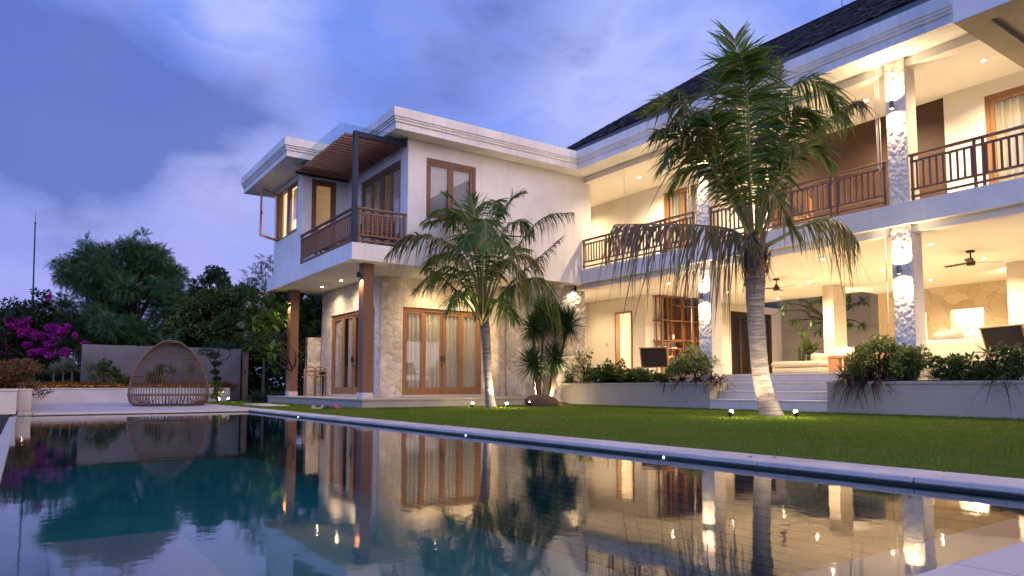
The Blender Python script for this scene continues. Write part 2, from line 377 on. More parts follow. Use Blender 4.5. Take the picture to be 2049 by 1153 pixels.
ROCK = m_plain("brown_rock", (0.10, 0.062, 0.045), 0.85, 0, 0.3, 0.4, 6)
WARM = (1.0, 0.73, 0.43)

def lamp(name, kind, loc, energy, color=WARM, parent=None, size=0.05, aim=None, spot=None, blend=0.6, rect=None):
    ld = bpy.data.lights.new(name, kind); ld.energy = energy; ld.color = color
    if kind == 'AREA':
        ld.size = size
        if rect: ld.shape = 'RECTANGLE'; ld.size_y = rect
    else: ld.shadow_soft_size = size
    if kind == 'SPOT': ld.spot_size = R(spot or 120); ld.spot_blend = blend
    o = bpy.data.objects.new(name, ld); col.objects.link(o)
    o.location = Vector(loc) - (origin_of(parent) if parent else Vector((0, 0, 0)))
    if parent: o.parent = parent
    if aim is not None:
        d = Vector(aim) - Vector(loc); o.rotation_euler = d.to_track_quat('-Z', 'Y').to_euler()
    return o
# ================================================================ SETTING
def bx(mb, ax, u0, u1, c0, c1, z0, z1, bev=0.0):
    """box whose long side u runs along y (ax 'x') or along x (ax 'y'); c is the other axis"""
    return mb.box(c0, c1, u0, u1, z0, z1, bev) if ax == 'x' else mb.box(u0, u1, c0, c1, z0, z1, bev)
def wallh(mb, ax, c0, c1, u0, u1, z0, z1, holes=()):
    """a wall with rectangular openings, one closed skin with reveals"""
    us = sorted({u0, u1, *[h[0] for h in holes], *[h[1] for h in holes]}); zs = sorted({z0, z1, *[h[2] for h in holes], *[h[3] for h in holes]})
    us = [u for u in us if u0 <= u <= u1]; zs = [z for z in zs if z0 <= z <= z1]
    def solid(i, j):
        if not (0 <= i < len(us) - 1 and 0 <= j < len(zs) - 1): return False
        u, z = (us[i] + us[i + 1]) / 2, (zs[j] + zs[j + 1]) / 2
        return not any(h[0] < u < h[1] and h[2] < z < h[3] for h in holes)
    P = (lambda u, c, z: (c, u, z)) if ax == 'x' else (lambda u, c, z: (u, c, z))
    for i in range(len(us) - 1):
        for j in range(len(zs) - 1):
            if not solid(i, j): continue
            a, b, p, q = us[i], us[i + 1], zs[j], zs[j + 1]
            for c in (c0, c1): mb.quad(P(a, c, p), P(b, c, p), P(b, c, q), P(a, c, q))
            if not solid(i - 1, j): mb.quad(P(a, c0, p), P(a, c1, p), P(a, c1, q), P(a, c0, q))
            if not solid(i + 1, j): mb.quad(P(b, c0, p), P(b, c1, p), P(b, c1, q), P(b, c0, q))
            if not solid(i, j - 1): mb.quad(P(a, c0, p), P(b, c0, p), P(b, c1, p), P(a, c1, p))
            if not solid(i, j + 1): mb.quad(P(a, c0, q), P(b, c0, q), P(b, c1, q), P(a, c1, q))
    return mb

S = lambda o: tag(o, kind='structure')
WZ = -0.06                     # water level
# ground far and wide
m, t, out = newmat("far_ground"); p = pos(t)
cc = t.mix(t.noise(p, 0.4, 5), (0.012, 0.02, 0.008), (0.03, 0.035, 0.015)); b = P3(t, Base_Color=cc, Roughness=0.95); t.l.new(b.outputs[0], out.inputs[0]); FARG = m
S(MB().quad((-450, -450, -1.3), (450, -450, -1.3), (450, 450, -1.3), (-450, 450, -1.3)).build('ground', FARG))
g = MB(); g.box(-120, 4.95, 29.0, 160, -1.2, -0.03); g.box(14.0, 160, 30.0, 160, -1.2, -0.03); S(g.build('garden_ground', FARG))
m, t, out = newmat("lawn_turf"); p = pos(t)
cc = t.mix(t.ramp(t.noise(p, 0.8, 5, 0.6), [(0.35, (0, 0, 0)), (0.65, (1, 1, 1))]), (0.06, 0.10, 0.010), (0.12, 0.135, 0.022))
cc = t.mix(t.noise(p, 40, 3), cc, (0.05, 0.06, 0.01))
b = P3(t, Base_Color=cc, Roughness=0.95, Normal=bump(t, t.noise(p, 70, 4, 0.7), 0.8, 0.03)); t.l.new(b.outputs[0], out.inputs[0]); TURF = m
lw = MB(); lw.box(4.952, 14.0, -10, 60, -1.2, -0.012); S(lw.build('lawn', TURF))

# pool
PTILE = m_tiles("pool_sandstone", (0.48, 0.44, 0.35), (0.43, 0.39, 0.305), (0.43, 0.39, 0.305), 1.0, 0.5, 0.004, 0.6)
PWALL = m_tiles("pool_wall_tile", (0.20, 0.28, 0.26), (0.15, 0.23, 0.22), (0.08, 0.10, 0.10), 0.3, 0.06, 0.004, 0.4, 'z')
SHELFST = m_tiles("pool_ledge_stone", (0.42, 0.40, 0.35), (0.39, 0.37, 0.32), (0.34, 0.32, 0.28), 0.9, 0.6, 0.006, 0.6)
DTILE = m_tiles("dark_catch_tile", (0.016, 0.022, 0.035), (0.024, 0.030, 0.045), (0.06, 0.07, 0.09), 0.3, 0.15, 0.006, 0.35, 'z')
pf = MB(); pf.quad((-0.1, 1.05, -1.15), (4.58, 1.05, -1.15), (4.58, 17.8, -1.15), (-0.1, 17.8, -1.15)); S(pf.build('pool_floor', PTILE))
pw = MB()
pw.box(4.58, 4.90, 1.05, 17.8, -1.2, -0.041); pw.box(-0.2, 4.90, 17.84, 18.3, -1.2, -0.041); pw.box(-0.2, 4.90, 0.6, 1.01, -1.2, -0.041)
S(pw.build('pool_wall', PWALL))
il = MB(); il.box(-0.22, -0.1, 1.02, 17.83, -1.2, WZ + 0.012, 0.006); S(il.build('pool_edge_wall', SHELFST))
st = MB(); st.box(0.12, 0.70, 1.02, 4.1, -1.14, -0.20, 0.01); S(st.build('pool_ledge', SHELFST))
st = MB(); st.box(0.705, 4.57, 1.02, 1.64, -1.14, -0.17, 0.01); S(st.build('pool_bench', SHELFST))
m, t, out = newmat("pool_water"); p = pos(t)
mp = t.add('ShaderNodeMapping', i_0=p); mp.inputs['Scale'].default_value = (1, 1, 1)
h = t.math('ADD', t.noise(mp.outputs[0], 3.0, 2, 0.5), t.math('MULTIPLY', t.noise(mp.outputs[0], 14.0, 2, 0.5), 0.20))
h = t.math('ADD', h, t.math('MULTIPLY', t.noise(mp.outputs[0], 45.0, 2, 0.5), 0.06))
nb = bump(t, h, 0.055, 0.02)
fr = t.add('ShaderNodeFresnel', i_0=1.42); t.set(fr.inputs['Normal'], nb)
tr = t.add('ShaderNodeBsdfTransparent', i_0=(1, 1, 1)); gl = t.add('ShaderNodeBsdfGlossy', i_0=(1, 1, 1)); gl.inputs['Roughness'].default_value = 0.035; t.set(gl.inputs['Normal'], nb)
mx = t.add('ShaderNodeMixShader'); t.set(mx.inputs[0], fr.outputs[0]); t.l.new(tr.outputs[0], mx.inputs[1]); t.l.new(gl.outputs[0], mx.inputs[2]); t.l.new(mx.outputs[0], out.inputs[0])
va = t.add('ShaderNodeVolumeAbsorption', i_0=(0.02, 0.86, 0.89), i_1=0.42); t.l.new(va.outputs[0], out.inputs['Volume'])
WATER = m
wb = MB(); wb.box(-0.11, 4.59, 1.03, 17.85, -1.17, WZ); S(wb.build('pool_water', WATER))

DECK = m_tiles("pale_deck_stone", (0.54, 0.49, 0.45), (0.49, 0.44, 0.41), (0.28, 0.26, 0.26), 1.2, 0.6, 0.006, 0.6, 'xy', 0.25)
cp = MB(); y = 1.06
while y < 17.75:
    y2 = min(y + 1.12 + random.uniform(-0.02, 0.02), 17.76); cp.box(4.52, 4.95, y, y2 - 0.006, -0.042, random.uniform(-0.0015, 0.0015), 0.008); y = y2
S(cp.build('pool_coping', m_plaster("coping_stone", (0.57, 0.50, 0.45), 0.25, 0.65, 0.35, 0.5)))
dk = MB(); dk.box(0.17, 4.95, 17.765, 28.2, -0.05, 0.0, 0.008); dk.box(-0.1, 0.165, 17.9, 18.9, -0.05, 0.02, 0.008); S(dk.build('pool_deck', DECK))
dk = MB(); dk.box(-8, 2.02, -6, 1.05, -0.05, 0.0, 0.008); dk.box(2.03, 9, -6, 1.05, -0.05, 0.0, 0.008); S(dk.build('near_deck', DECK))
sp = MB()
for (a, b_) in ((5.5, 20.1), (5.5, 21.2), (5.6, 22.3)):
    sp.box(a, a + 0.75, b_, b_ + 0.55, -0.04, 0.022, 0.012)
S(sp.build('stepping_stones', STEPST))

# grass blades: nobody could count them
def grass():
    rng = np.random.default_rng(3)
    N = 620000
    u = rng.random(N); d = rng.random(N)
    y = 1.0 + 27 * d ** 1.5; x = 4.93 + 9.25 * rng.random(N)
    keep = ~((x > 6.66) & (y > 15.95)) & ~((x > 13.43) & (y < 17)) & ~((x > 12.4) & (y > 16.6))
    x, y = x[keep], y[keep]
    # tufts against the walls
    def line(x0, y0, x1, y1, n, w):
        s = rng.random(n); return x0 + (x1 - x0) * s + rng.normal(0, w, n), y0 + (y1 - y0) * s + rng.normal(0, w, n)
    ex = [line(13.42, -1, 13.42, 16.6, 14000, 0.03), line(6.68, 15.93, 12.4, 15.93, 7000, 0.03), line(6.63, 16, 6.63, 23.2, 5000, 0.04), line(12.45, 16.62, 13.4, 16.62, 2000, 0.04)]
    nb0 = len(x)
    x = np.concatenate([x] + [e[0] for e in ex]); y = np.concatenate([y] + [e[1] for e in ex]); n = len(x)
    hgt = (0.018 + 0.018 * rng.random(n)); hgt[nb0:] *= 1.9
    pn = np.array([noise.noise(Vector((a * 1.3, b * 1.3, 0))) for a, b in zip(x[::50], y[::50])])
    hgt *= 1 + 0.5 * np.repeat(pn, 50)[:n] if len(pn) * 50 >= n else 1
    dist = np.hypot(x, y); wd = 0.0018 + 0.0008 * np.clip(dist - 5, 0, 20) / 2
    ang = rng.random(n) * 6.283; lx, ly = rng.normal(0, 0.45, n) * hgt, rng.normal(0, 0.45, n) * hgt
    z0 = np.full(n, -0.012)
    # little mounds round the palm feet
    for (mx_, my_) in ((10.92, 7.66), (9.59, 14.81)):
        z0 += 0.05 * np.exp(-((x - mx_) ** 2 + (y - my_) ** 2) / 0.25)
    V = np.zeros((n, 3, 3)); c, s_ = np.cos(ang) * wd, np.sin(ang) * wd
    V[:, 0] = np.stack([x - c, y - s_, z0], 1); V[:, 1] = np.stack([x + c, y + s_, z0], 1); V[:, 2] = np.stack([x + lx, y + ly, z0 + hgt], 1)
    o = npmesh('grass', V.reshape(-1, 3), np.arange(3 * n).reshape(-1, 3), m_leaf("grass_blade", (0.085, 0.190, 0.008), (0.20, 0.285, 0.026), 0.3, 0.7, (0.26, 0.21, 0.08), 0.08, 0.1, patch=(0.20, 0.17, 0.045)))
    tag(o, kind='stuff')
grass()

# ================================================================ THE VILLA
villa = empty('villa', (8.0, 18.0, 0), label='white two storey villa with cream stone lower walls, balconies and dark shingle roof', cat='house')
V_ = lambda mb, name, mat, **k: mb.build(name, mat, villa, **k)
# --- guest wing lower storey
V_(MB().box(6.72, 12.44, 15.98, 24.0, -0.1, 0.205).box(6.69, 12.44, 15.95, 24.0, 0.208, 0.25, 0.006), 'plinth', PLANT)
sw = MB(); wallh(sw, 'x', 8.17, 8.40, 18.24, 23.0, 0.25, 3.70, [(18.62, 22.12, 0.31, 2.85)])
V_(sw, 'side_wall_core', STONE)
sw = MB(); wallh(sw, 'y', 18.242, 18.45, 8.402, 12.44, 0.25, 3.70, [(8.86, 11.55, 0.31, 2.85)]); sw.box(8.175, 8.40, 18.235, 18.239, 0.25, 3.7)
V_(sw, 'front_wall_core', STONE)
V_(MB().box(8.14, 8.42, 18.6, 22.14, 0.252, 0.312, 0.005).box(8.84, 11.57, 18.20, 18.46, 0.252, 0.312, 0.005), 'door_sill', STEPST)
# irregular stone facing with real joints, each stone its own tone
def m_stones(name, rough=0.85, bs=0.5):
    m, t, out = newmat(name); at_ = t.add('ShaderNodeAttribute', attribute_name='tint'); p = pos(t)
    n = t.noise(p, 11, 6, 0.65); cc = t.mix(t.ramp(n, [(0.35, (0, 0, 0)), (0.75, (0.5,) * 3)]), at_.outputs['Color'], t.vmath('MULTIPLY', at_.outputs['Color'], (0.62, 0.56, 0.48)).outputs[0])
    b = P3(t, Base_Color=cc, Roughness=rough, Normal=bump(t, t.math('ADD', n, t.math('MULTIPLY', t.noise(p, 55, 4, 0.6), 0.4)), bs, 0.012)); t.l.new(b.outputs[0], out.inputs[0]); return m
STONES = m_stones("stone_facing"); STONESR = m_stones("rough_stone_facing", 0.8, 0.9)
def stone_wall(name, mat, parent, face, plane, rects, s, amp, cols, seed, mort, step=0.022, rough=0.25, asp=0.85):
    rg = np.random.default_rng(seed); U0, U1 = min(r[0] for r in rects) - 2 * s, max(r[1] for r in rects) + 2 * s; Z0, Z1 = -0.5, 4.5
    nu, nz = int((U1 - U0) / s) + 1, int((Z1 - Z0) / (s * asp)) + 1
    SU = U0 + (np.arange(nu)[:, None] + rg.uniform(0.04, 0.96, (nu, nz))) * s; SZ = Z0 + (np.arange(nz)[None, :] + rg.uniform(0.04, 0.96, (nu, nz))) * s * asp
    pal = np.array(cols); CI = pal[rg.integers(0, len(cols), (nu, nz))] * rg.uniform(0.86, 1.10, (nu, nz, 1)); TL = rg.normal(0, 0.5, (nu, nz, 2)); PR = rg.uniform(0.6, 1.2, (nu, nz))
    Vs, Fs, Cs, k0 = [], [], [], 0
    for (a, b_, c, d) in rects:
        n1_, n2_ = max(2, int((b_ - a) / step) + 1), max(2, int((d - c) / step) + 1); u, z = np.meshgrid(np.linspace(a, b_, n1_), np.linspace(c, d, n2_)); uu, zz = u.ravel(), z.ravel()
        wu = np.array([noise.noise(Vector((p * 6, q * 6, seed))) for p, q in zip(uu, zz)]) * 0.03; wz = np.array([noise.noise(Vector((p * 6, q * 6, seed + 9))) for p, q in zip(uu, zz)]) * 0.03
        qu, qz = uu + wu, zz + wz; iu, iz = ((qu - U0) / s).astype(int), ((qz - Z0) / (s * asp)).astype(int); D = []; I = []
        for du in (-2, -1, 0, 1, 2):
            for dz_ in (-2, -1, 0, 1, 2):
                ju, jz = np.clip(iu + du, 0, nu - 1), np.clip(iz + dz_, 0, nz - 1); D.append(np.hypot(qu - SU[ju, jz], qz - SZ[ju, jz])); I.append(ju * nz + jz)
        D = np.array(D); I = np.array(I); o_ = np.argsort(D, 0); F1 = np.take_along_axis(D, o_[:1], 0)[0]; I1 = np.take_along_axis(I, o_[:1], 0)[0]
        D2 = np.where(I == I1[None], 9.0, D); F2 = D2.min(0); e = np.clip((F2 - F1) / (0.055), 0, 1); e = e * e * (3 - 2 * e)
        su, sz_ = SU.ravel()[I1], SZ.ravel()[I1]; tl = TL.reshape(-1, 2)[I1]; h = e * PR.ravel()[I1] * (1 + 0.9 * (tl[:, 0] * (qu - su) + tl[:, 1] * (qz - sz_)) / s) * amp
        h += rough * amp * np.array([noise.noise(Vector((p * 17, q * 17, seed + 3))) + 0.5 * noise.noise(Vector((p * 41, q * 41, seed))) for p, q in zip(uu, zz)])
        ed = np.minimum.reduce([uu - a, b_ - uu, zz - c + 0.1, d - zz + 0.1]); h = np.maximum(h, 0) * np.clip(0.25 + ed / 0.03, 0, 1)
        V = np.stack([plane - h, uu, zz], 1) if face == 'x' else np.stack([uu, plane - h, zz], 1)
        cc = CI.reshape(-1, 3)[I1]; mk = np.clip((F2 - F1) / 0.016, 0, 1)[:, None]; cc = np.array(mort) * (1 - mk) + cc * mk
        idx = np.arange(n1_ * n2_).reshape(n2_, n1_) + k0; k0 += n1_ * n2_; Vs.append(V); Cs.append(cc); Fs.append(np.stack([idx[:-1, :-1], idx[:-1, 1:], idx[1:, 1:], idx[1:, :-1]], -1).reshape(-1, 4))
    V = np.concatenate(Vs); o = npmesh(name, V, np.concatenate(Fs), mat, parent, True); C4 = np.ones((len(V), 4), dtype=np.float32); C4[:, :3] = np.concatenate(Cs)
    at_ = o.data.color_attributes.new('tint', 'FLOAT_COLOR', 'POINT'); at_.data.foreach_set('color', C4.ravel()); return o
PAL1 = [(0.68, 0.60, 0.48), (0.71, 0.64, 0.53), (0.65, 0.56, 0.43), (0.70, 0.62, 0.51), (0.62, 0.52, 0.38), (0.72, 0.66, 0.56), (0.67, 0.59, 0.47)]
PAL2 = [(0.46, 0.43, 0.38), (0.54, 0.50, 0.44), (0.40, 0.37, 0.32), (0.58, 0.54, 0.47)]
stone_wall('side_stone_facing', STONES, villa, 'x', 8.168, [(18.242, 18.62, 0.25, 3.699), (22.12, 23.0, 0.25, 3.699), (18.62, 22.12, 2.85, 3.699)], 0.205, 0.014, PAL1, 4, (0.57, 0.50, 0.40))
stone_wall('front_stone_facing', STONES, villa, 'y', 18.236, [(8.172, 8.86, 0.25, 3.699), (11.55, 12.44, 0.25, 3.699), (8.86, 11.55, 2.85, 3.699)], 0.205, 0.014, PAL1, 5, (0.57, 0.50, 0.40))
# carved block beside the porch: real relief
def relief(name, mat, parent, x0, x1, y0, y1, z0, z1, face, step, amp, fn):
    """subdivided face with displacement towards -x ('x') or -y ('y')"""
    if face == 'x': n = int((y1 - y0) / step) + 1; us = np.linspace(y0, y1, n)
    else: n = int((x1 - x0) / step) + 1; us = np.linspace(x0, x1, n)
    k = int((z1 - z0) / step) + 1; zs = np.linspace(z0, z1, k); V = np.zeros((k, n, 3))
    for j, z in enumerate(zs):
        for i, u in enumerate(us):
            d = amp * fn(u, z)
            if i in (0, n - 1): d *= 0.15
            V[j, i] = (x0 - d, u, z) if face == 'x' else (u, y0 - d, z)
    idx = np.arange(n * k).reshape(k, n)
    F = np.stack([idx[:-1, :-1], idx[:-1, 1:], idx[1:, 1:], idx[1:, :-1]], -1).reshape(-1, 4)
    return npmesh(name, V.reshape(-1, 3), F, mat, parent)
def chip(u, z, s=9.0):
    """overlapping chiselled flakes"""
    p = Vector((u * s, z * s * 0.8, 3.1)); d, pts = noise.voronoi(p)
    c = pts[0]; h = math.sin(c.x * 12.7 + c.y * 7.3) ; a = h * 3.1
    return 0.5 * (1 - d[0]) + 0.9 * ((p.x - c.x) * math.cos(a) + (p.y - c.y) * math.sin(a)) + 0.25 * noise.noise(p * 2.3) + 0.25 * h
bk = MB(); bk.box(12.47, 14.40, 16.71, 19.3, -0.1, 3.70); V_(bk, 'block_core', WHITE)
def blockfn(u, z):
    p = Vector((u * 4.2, z * 4.2, 0.7)); d, pts = noise.voronoi(p); e = d[1] - d[0]
    return min(1, e * 3.2) * 0.7 + 0.5 * noise.noise(p * 1.7) + 0.3 * noise.noise(p * 4.1)
stone_wall('carved_stone_front', STONESR, villa, 'y', 16.70, [(12.44, 14.42, 0.0, 3.699)], 0.20, 0.035, PAL2, 8, (0.36, 0.33, 0.29), rough=0.9)
stone_wall('carved_stone_side', STONESR, villa, 'x', 12.46, [(16.70, 18.24, 0.0, 3.699)], 0.24, 0.02, PAL2, 9, (0.40, 0.37, 0.32))
V_(MB().box(7.72, 8.165, 23.045, 23.3, 0, 2.2), 'low_wall_core', STONE); stone_wall('low_stone_facing', STONESR, villa, 'y', 23.04, [(7.71, 8.165, 0.0, 2.2)], 0.22, 0.02, PAL1, 10, (0.45, 0.4, 0.32))
# timber posts with white feet
for (x0, y0, lb) in ((6.98, 16.64, 'nearer dark timber post under the balcony corner'), (7.02, 22.72, 'farther timber post at the back of the covered terrace')):
    pm = MB().box(x0, x0 + 0.28, y0, y0 + 0.32, 0.40, 3.70, 0.006); o = V_(pm, 'timber_post', POSTW); tag(o, lb)
    MB().box(x0 - 0.01, x0 + 0.29, y0 - 0.01, y0 + 0.33, 0.25, 0.40, 0.004).build('post_foot', STEPST, o)
# --- slab and upper storey of the guest wing
V_(MB().box(6.50, 14.0, 16.275, 23.7, 3.703, 4.13), 'balcony_slab', WHITE)
uw = MB(); wallh(uw, 'y', 16.26, 16.46, 8.0, 14.32, 3.70, 7.05, [(8.54, 10.09, 5.04, 6.65)]); V_(uw, 'upper_front_wall', WHITE)
uw = MB(); wallh(uw, 'x', 8.0, 8.2, 16.462, 20.5, 4.13, 7.05, [(16.7, 19.41, 4.16, 6.62)]); V_(uw, 'balcony_side_wall', WHITE)
uw = MB(); wallh(uw, 'y', 20.5, 20.7, 6.6, 14.3, 4.13, 7.05, [(6.89, 7.66, 5.0, 6.85)]); V_(uw, 'balcony_end_wall', WHITE)
uw = MB(); wallh(uw, 'x', 6.6, 6.8, 20.702, 23.1, 4.13, 7.05, [(20.95, 22.97, 5.27, 6.88)]); V_(uw, 'bedroom_side_wall', WHITE)
V_(MB().box(6.6, 14.3, 23.102, 23.3, 4.13, 7.05).box(12.0, 12.2, 20.702, 23.1, 4.13, 7.05), 'back_wall', WHITE)
V_(MB().box(8.45, 12.4, 22.75, 22.98, 0.25, 3.69).box(12.2, 12.4, 18.46, 22.74, 0.25, 3.69).box(8.42, 12.18, 18.47, 22.7, 0.25, 0.30), 'guest_room', DARKIN)
# parapet with stepped cornice, swept along the roof line
def sweep(path, prof):
    mb = MB(); n = len(path); rows = []
    for i, (x, y) in enumerate(path):
        def nrm(a, b):
            d = Vector((b[0] - a[0], b[1] - a[1])).normalized(); return Vector((-d.y, d.x))
        if i == 0: k = nrm(path[0], path[1])
        elif i == n - 1: k = nrm(path[-2], path[-1])
        else:
            n1_, n2_ = nrm(path[i - 1], path[i]), nrm(path[i], path[i + 1]); k = n1_ + n2_
            if n1_.dot(n2_) > 0.99: k = n1_
        rows.append([(x + k.x * o, y + k.y * o, z) for o, z in prof])
    for i in range(n - 1):
        for j in range(len(prof) - 1): mb.quad(rows[i][j], rows[i + 1][j], rows[i + 1][j + 1], rows[i][j + 1])
    mb.poly(rows[0]); mb.poly(rows[-1][::-1]); return mb
PROF = [(-0.5, 7.051), (0, 7.05), (0, 7.215), (0.034, 7.225), (0.034, 7.275), (0.062, 7.29), (0.062, 7.33), (0.092, 7.345), (0.092, 7.575), (-0.3, 7.58)]
V_(sweep([(13.35, 4.6), (13.35, 15.75), (7.4, 15.75), (7.4, 19.45), (5.8, 19.45), (5.8, 24.2)], PROF), 'parapet', TRIM)
V_(MB().box(7.42, 13.36, 15.77, 24.2, 7.056, 7.2).box(5.82, 7.418, 19.47, 24.2, 7.056, 7.2).box(13.362, 14.05, 4.6, 24.2, 7.056, 7.2), 'soffit', CEIL)
V_(MB().box(7.7, 13.9, 16.4, 24.0, 7.3, 7.4).box(13.9, 22.5, -6, 24, 7.3, 7.4), 'flat_roof', DARKW)
# pergola over the corner balcony
V_(MB().box(6.54, 6.66, 16.33, 16.45, 4.13, 6.99, 0.004), 'pergola_post', STEEL)
V_(MB().box(6.665, 8.0, 16.35, 16.43, 6.86, 6.99, 0.004).box(6.35, 8.0, 20.36, 20.44, 6.88, 6.96, 0.003).box(7.9, 7.98, 16.45, 20.34, 6.97, 7.01), 'pergola_beam', STEEL)
sl = MB(); y = 16.52
while y < 20.3:
    sl.box(6.36 + random.uniform(-0.01, 0.01), 7.97, y, y + 0.085, 6.885, 6.955, 0.004); y += 0.20
V_(sl, 'pergola_slats', SLATW)
o = V_(MB().box(6.10, 8.02, 16.08, 20.0, 7.012, 7.024), 'glass_canopy', ROOFGL)

# railings
def railing(ax, c, u0, u1, z0, z1, label=None):
    mb = MB(); L = u1 - u0; n = max(1, round(L / 1.15)); seg = L / n; w = 0.022
    bx(mb, ax, u0, u1, c - 0.025, c + 0.025, z1 - 0.17, z1 - 0.13); bx(mb, ax, u0, u1, c - 0.025, c + 0.025, z0 + 0.21, z0 + 0.25); bx(mb, ax, u0, u1, c - 0.024, c + 0.024, z0 + 0.07, z0 + 0.11)
    for i in range(n + 1):
        for off in ((0.03,) if i == 0 else (-0.03,) if i == n else (-0.07, 0.07)):
            u = u0 + i * seg + off; bx(mb, ax, u - w, u + w, c - 0.0225, c + 0.0225, z0, z1 - 0.05)
        if i < n:
            k = max(2, round(seg / 0.125))
            for j in range(1, k):
                u = u0 + i * seg + seg * j / k
                if j * seg / k > 0.09 and (k - j) * seg / k > 0.09: bx(mb, ax, u - 0.017, u + 0.017, c - 0.015, c + 0.015, z0 + 0.23, z1 - 0.15)
    o = V_(mb, 'railing', RAILW)
    if label: tag(o, label)
    h = MB(); bx(h, ax, u0 - 0.02, u1 + 0.02, c - 0.045, c + 0.045, z1 - 0.05, z1, 0.008); h.build('handrail', RAILW, o)
railing('y', 16.36, 6.68, 7.98, 4.13, 5.06)
railing('x', 6.60, 16.47, 20.49, 4.13, 5.06)
railing('x', 13.97, 11.86, 16.22, 4.13, 5.06)
railing('x', 13.97, 6.97, 11.36, 4.13, 5.06)
railing('x', 13.97, -3.0, 6.50, 4.13, 5.06)

# glazed units
def curtain(ax, c, u0, u1, z0, z1, per=0.145, amp=0.034, seed=0):
    rg = random.Random(seed); n = max(6, int((u1 - u0) / 0.012)); k0 = []; V = []; F = []
    for i in range(n + 1):
        u = u0 + (u1 - u0) * i / n; ph = 2 * math.pi * (u / per) + 0.9 * math.sin(u * 3.3 + seed)
        d = amp * math.sin(ph) + amp * 0.35 * math.sin(ph * 0.47 + seed)
        for z in (z0, z0 + (z1 - z0) * 0.5, z1):
            q = d * (1.15 if z == z0 else 1.0)
            V.append((c + q, u, z) if ax == 'x' else (u, c + q, z))
    for i in range(n):
        for j in range(2): F.append((i * 3 + j, i * 3 + j + 1, i * 3 + j + 4, i * 3 + j + 3))
    mb = MB(); mb.v = V; mb.f = F; mb.m = [0] * len(F); return mb
def glazed(kind, ax, c, u0, u1, z0, z1, n, sgn=1, curt=None, label=None, wood=TEAK, bot=0.22, stile=0.085, spans=None, meet=True, handles=True, cd_=0.125, blind=None):
    """frame at plane c (outer face), the room lies towards c + sgn"""
    f = MB(); j = 0.075; d = 0.10 * sgn; e = 0.035 * sgn
    bx(f, ax, u0, u0 + j, c + e, c + e + d, z0, z1, 0.004); bx(f, ax, u1 - j, u1, c + e, c + e + d, z0, z1, 0.004)
    bx(f, ax, u0 + j, u1 - j, c + e, c + e + d, z1 - 0.10, z1, 0.004)
    if kind == 'window': bx(f, ax, u0 + j, u1 - j, c + e, c + e + d, z0, z0 + 0.07, 0.004)
    a, b = u0 + j, u1 - j; zt = z1 - 0.10; zb = z0 if kind != 'window' else z0 + 0.07; w = (b - a) / n; panes = []
    for i in range(n):
        p, q = a + i * w, a + (i + 1) * w; o2 = 0.02 * sgn * (i % 2 if n == 4 and i in (1, 2) else 0) + 0.018 * sgn
        s0, s1 = c + e + o2, c + e + o2 + 0.045 * sgn
        bx(f, ax, p, p + stile, s0, s1, zb, zt, 0.003); bx(f, ax, q - stile, q, s0, s1, zb, zt, 0.003)
        bx(f, ax, p + stile, q - stile, s0, s1, zt - stile * 0.8, zt, 0.003); bx(f, ax, p + stile, q - stile, s0, s1, zb, zb + (bot if kind != 'window' else stile), 0.003)
        panes.append((p + stile, q - stile, c + e + o2 + 0.02 * sgn, zb + (bot if kind != 'window' else stile), zt - stile * 0.8))
    o = V_(f, 'glass_door' if kind == 'door' else 'window', wood)
    if label: tag(o, label)
    for (p, q, cc_, za, zb_) in panes:
        m_ = MB(); bx(m_, ax, p - 0.005, q + 0.005, cc_, cc_ + 0.006 * sgn, za - 0.005, zb_ + 0.005); m_.build('pane', GLASS, o)
    if curt is not None:
        for (p, q, s) in (spans or [(u0 + 0.03, u1 - 0.03, 1)]):
            curtain(ax, c + cd_ * sgn, p, q, z0 + 0.02, z1 - 0.05, seed=s).build('curtain', curt, o, smooth=True)
    if blind is not None:
        for (p, q, cc_, za, zb_) in panes:
            bm_ = MB(); nn = 4; H = (z1 - z0) / nn
            for k in range(nn):
                zz0, zz1 = z1 - H * (k + 1), z1 - H * k - 0.012
                bx(bm_, ax, p - 0.03, q + 0.03, c + 0.155 * sgn, c + 0.16 * sgn, zz0 + 0.0, zz1); bx(bm_, ax, p - 0.03, q + 0.03, c + 0.150 * sgn, c + 0.158 * sgn, zz0 - 0.008, zz0 - 0.001)
            bm_.build('roman_blind', blind, o)
    if handles and kind == 'door':
        mid = (a + b) / 2; hm = MB()
        for sg in (-1, 1):
            bx(hm, ax, mid + sg * 0.045 - 0.013, mid + sg * 0.045 + 0.013, c + e - 0.012 * sgn, c + e + 0.018 * sgn, z0 + 0.98, z0 + 1.16, 0.003)
        bx(hm, ax, mid - 0.055, mid - 0.035, c + e - 0.012 * sgn, c + e + 0.018 * sgn, z0 + 0.84, z0 + 0.90, 0.003)
        hm.build('handle', BLACKM, o)
    return o
glazed('door', 'y', 18.24, 8.86, 11.55, 0.31, 2.85, 4, 1, LINEN, 'front glazed doors with pleated cream curtains drawn across', spans=[(8.9, 10.18, 1), (10.22, 11.5, 4)])
glazed('door', 'x', 8.17, 18.62, 22.12, 0.31, 2.85, 4, 1, LINEN, 'side glazed doors on the covered terrace, dark room showing between open curtains', spans=[(21.28, 22.08, 2), (20.62, 20.85, 3), (18.7, 19.3, 5)])
glazed('window', 'y', 16.26, 8.54, 10.09, 5.04, 6.65, 2, 1, None, 'two pane window of the blank upper front wall', wood=RAILW, blind=BLINDG)
glazed('door', 'x', 8.0, 16.7, 19.41, 4.16, 6.62, 4, 1, SHEER, 'tall glazed balcony doors with grey sheers', wood=RAILW, bot=0.16, spans=[(16.75, 17.5, 7), (18.0, 18.5, 8), (18.9, 19.36, 9)], handles=False)
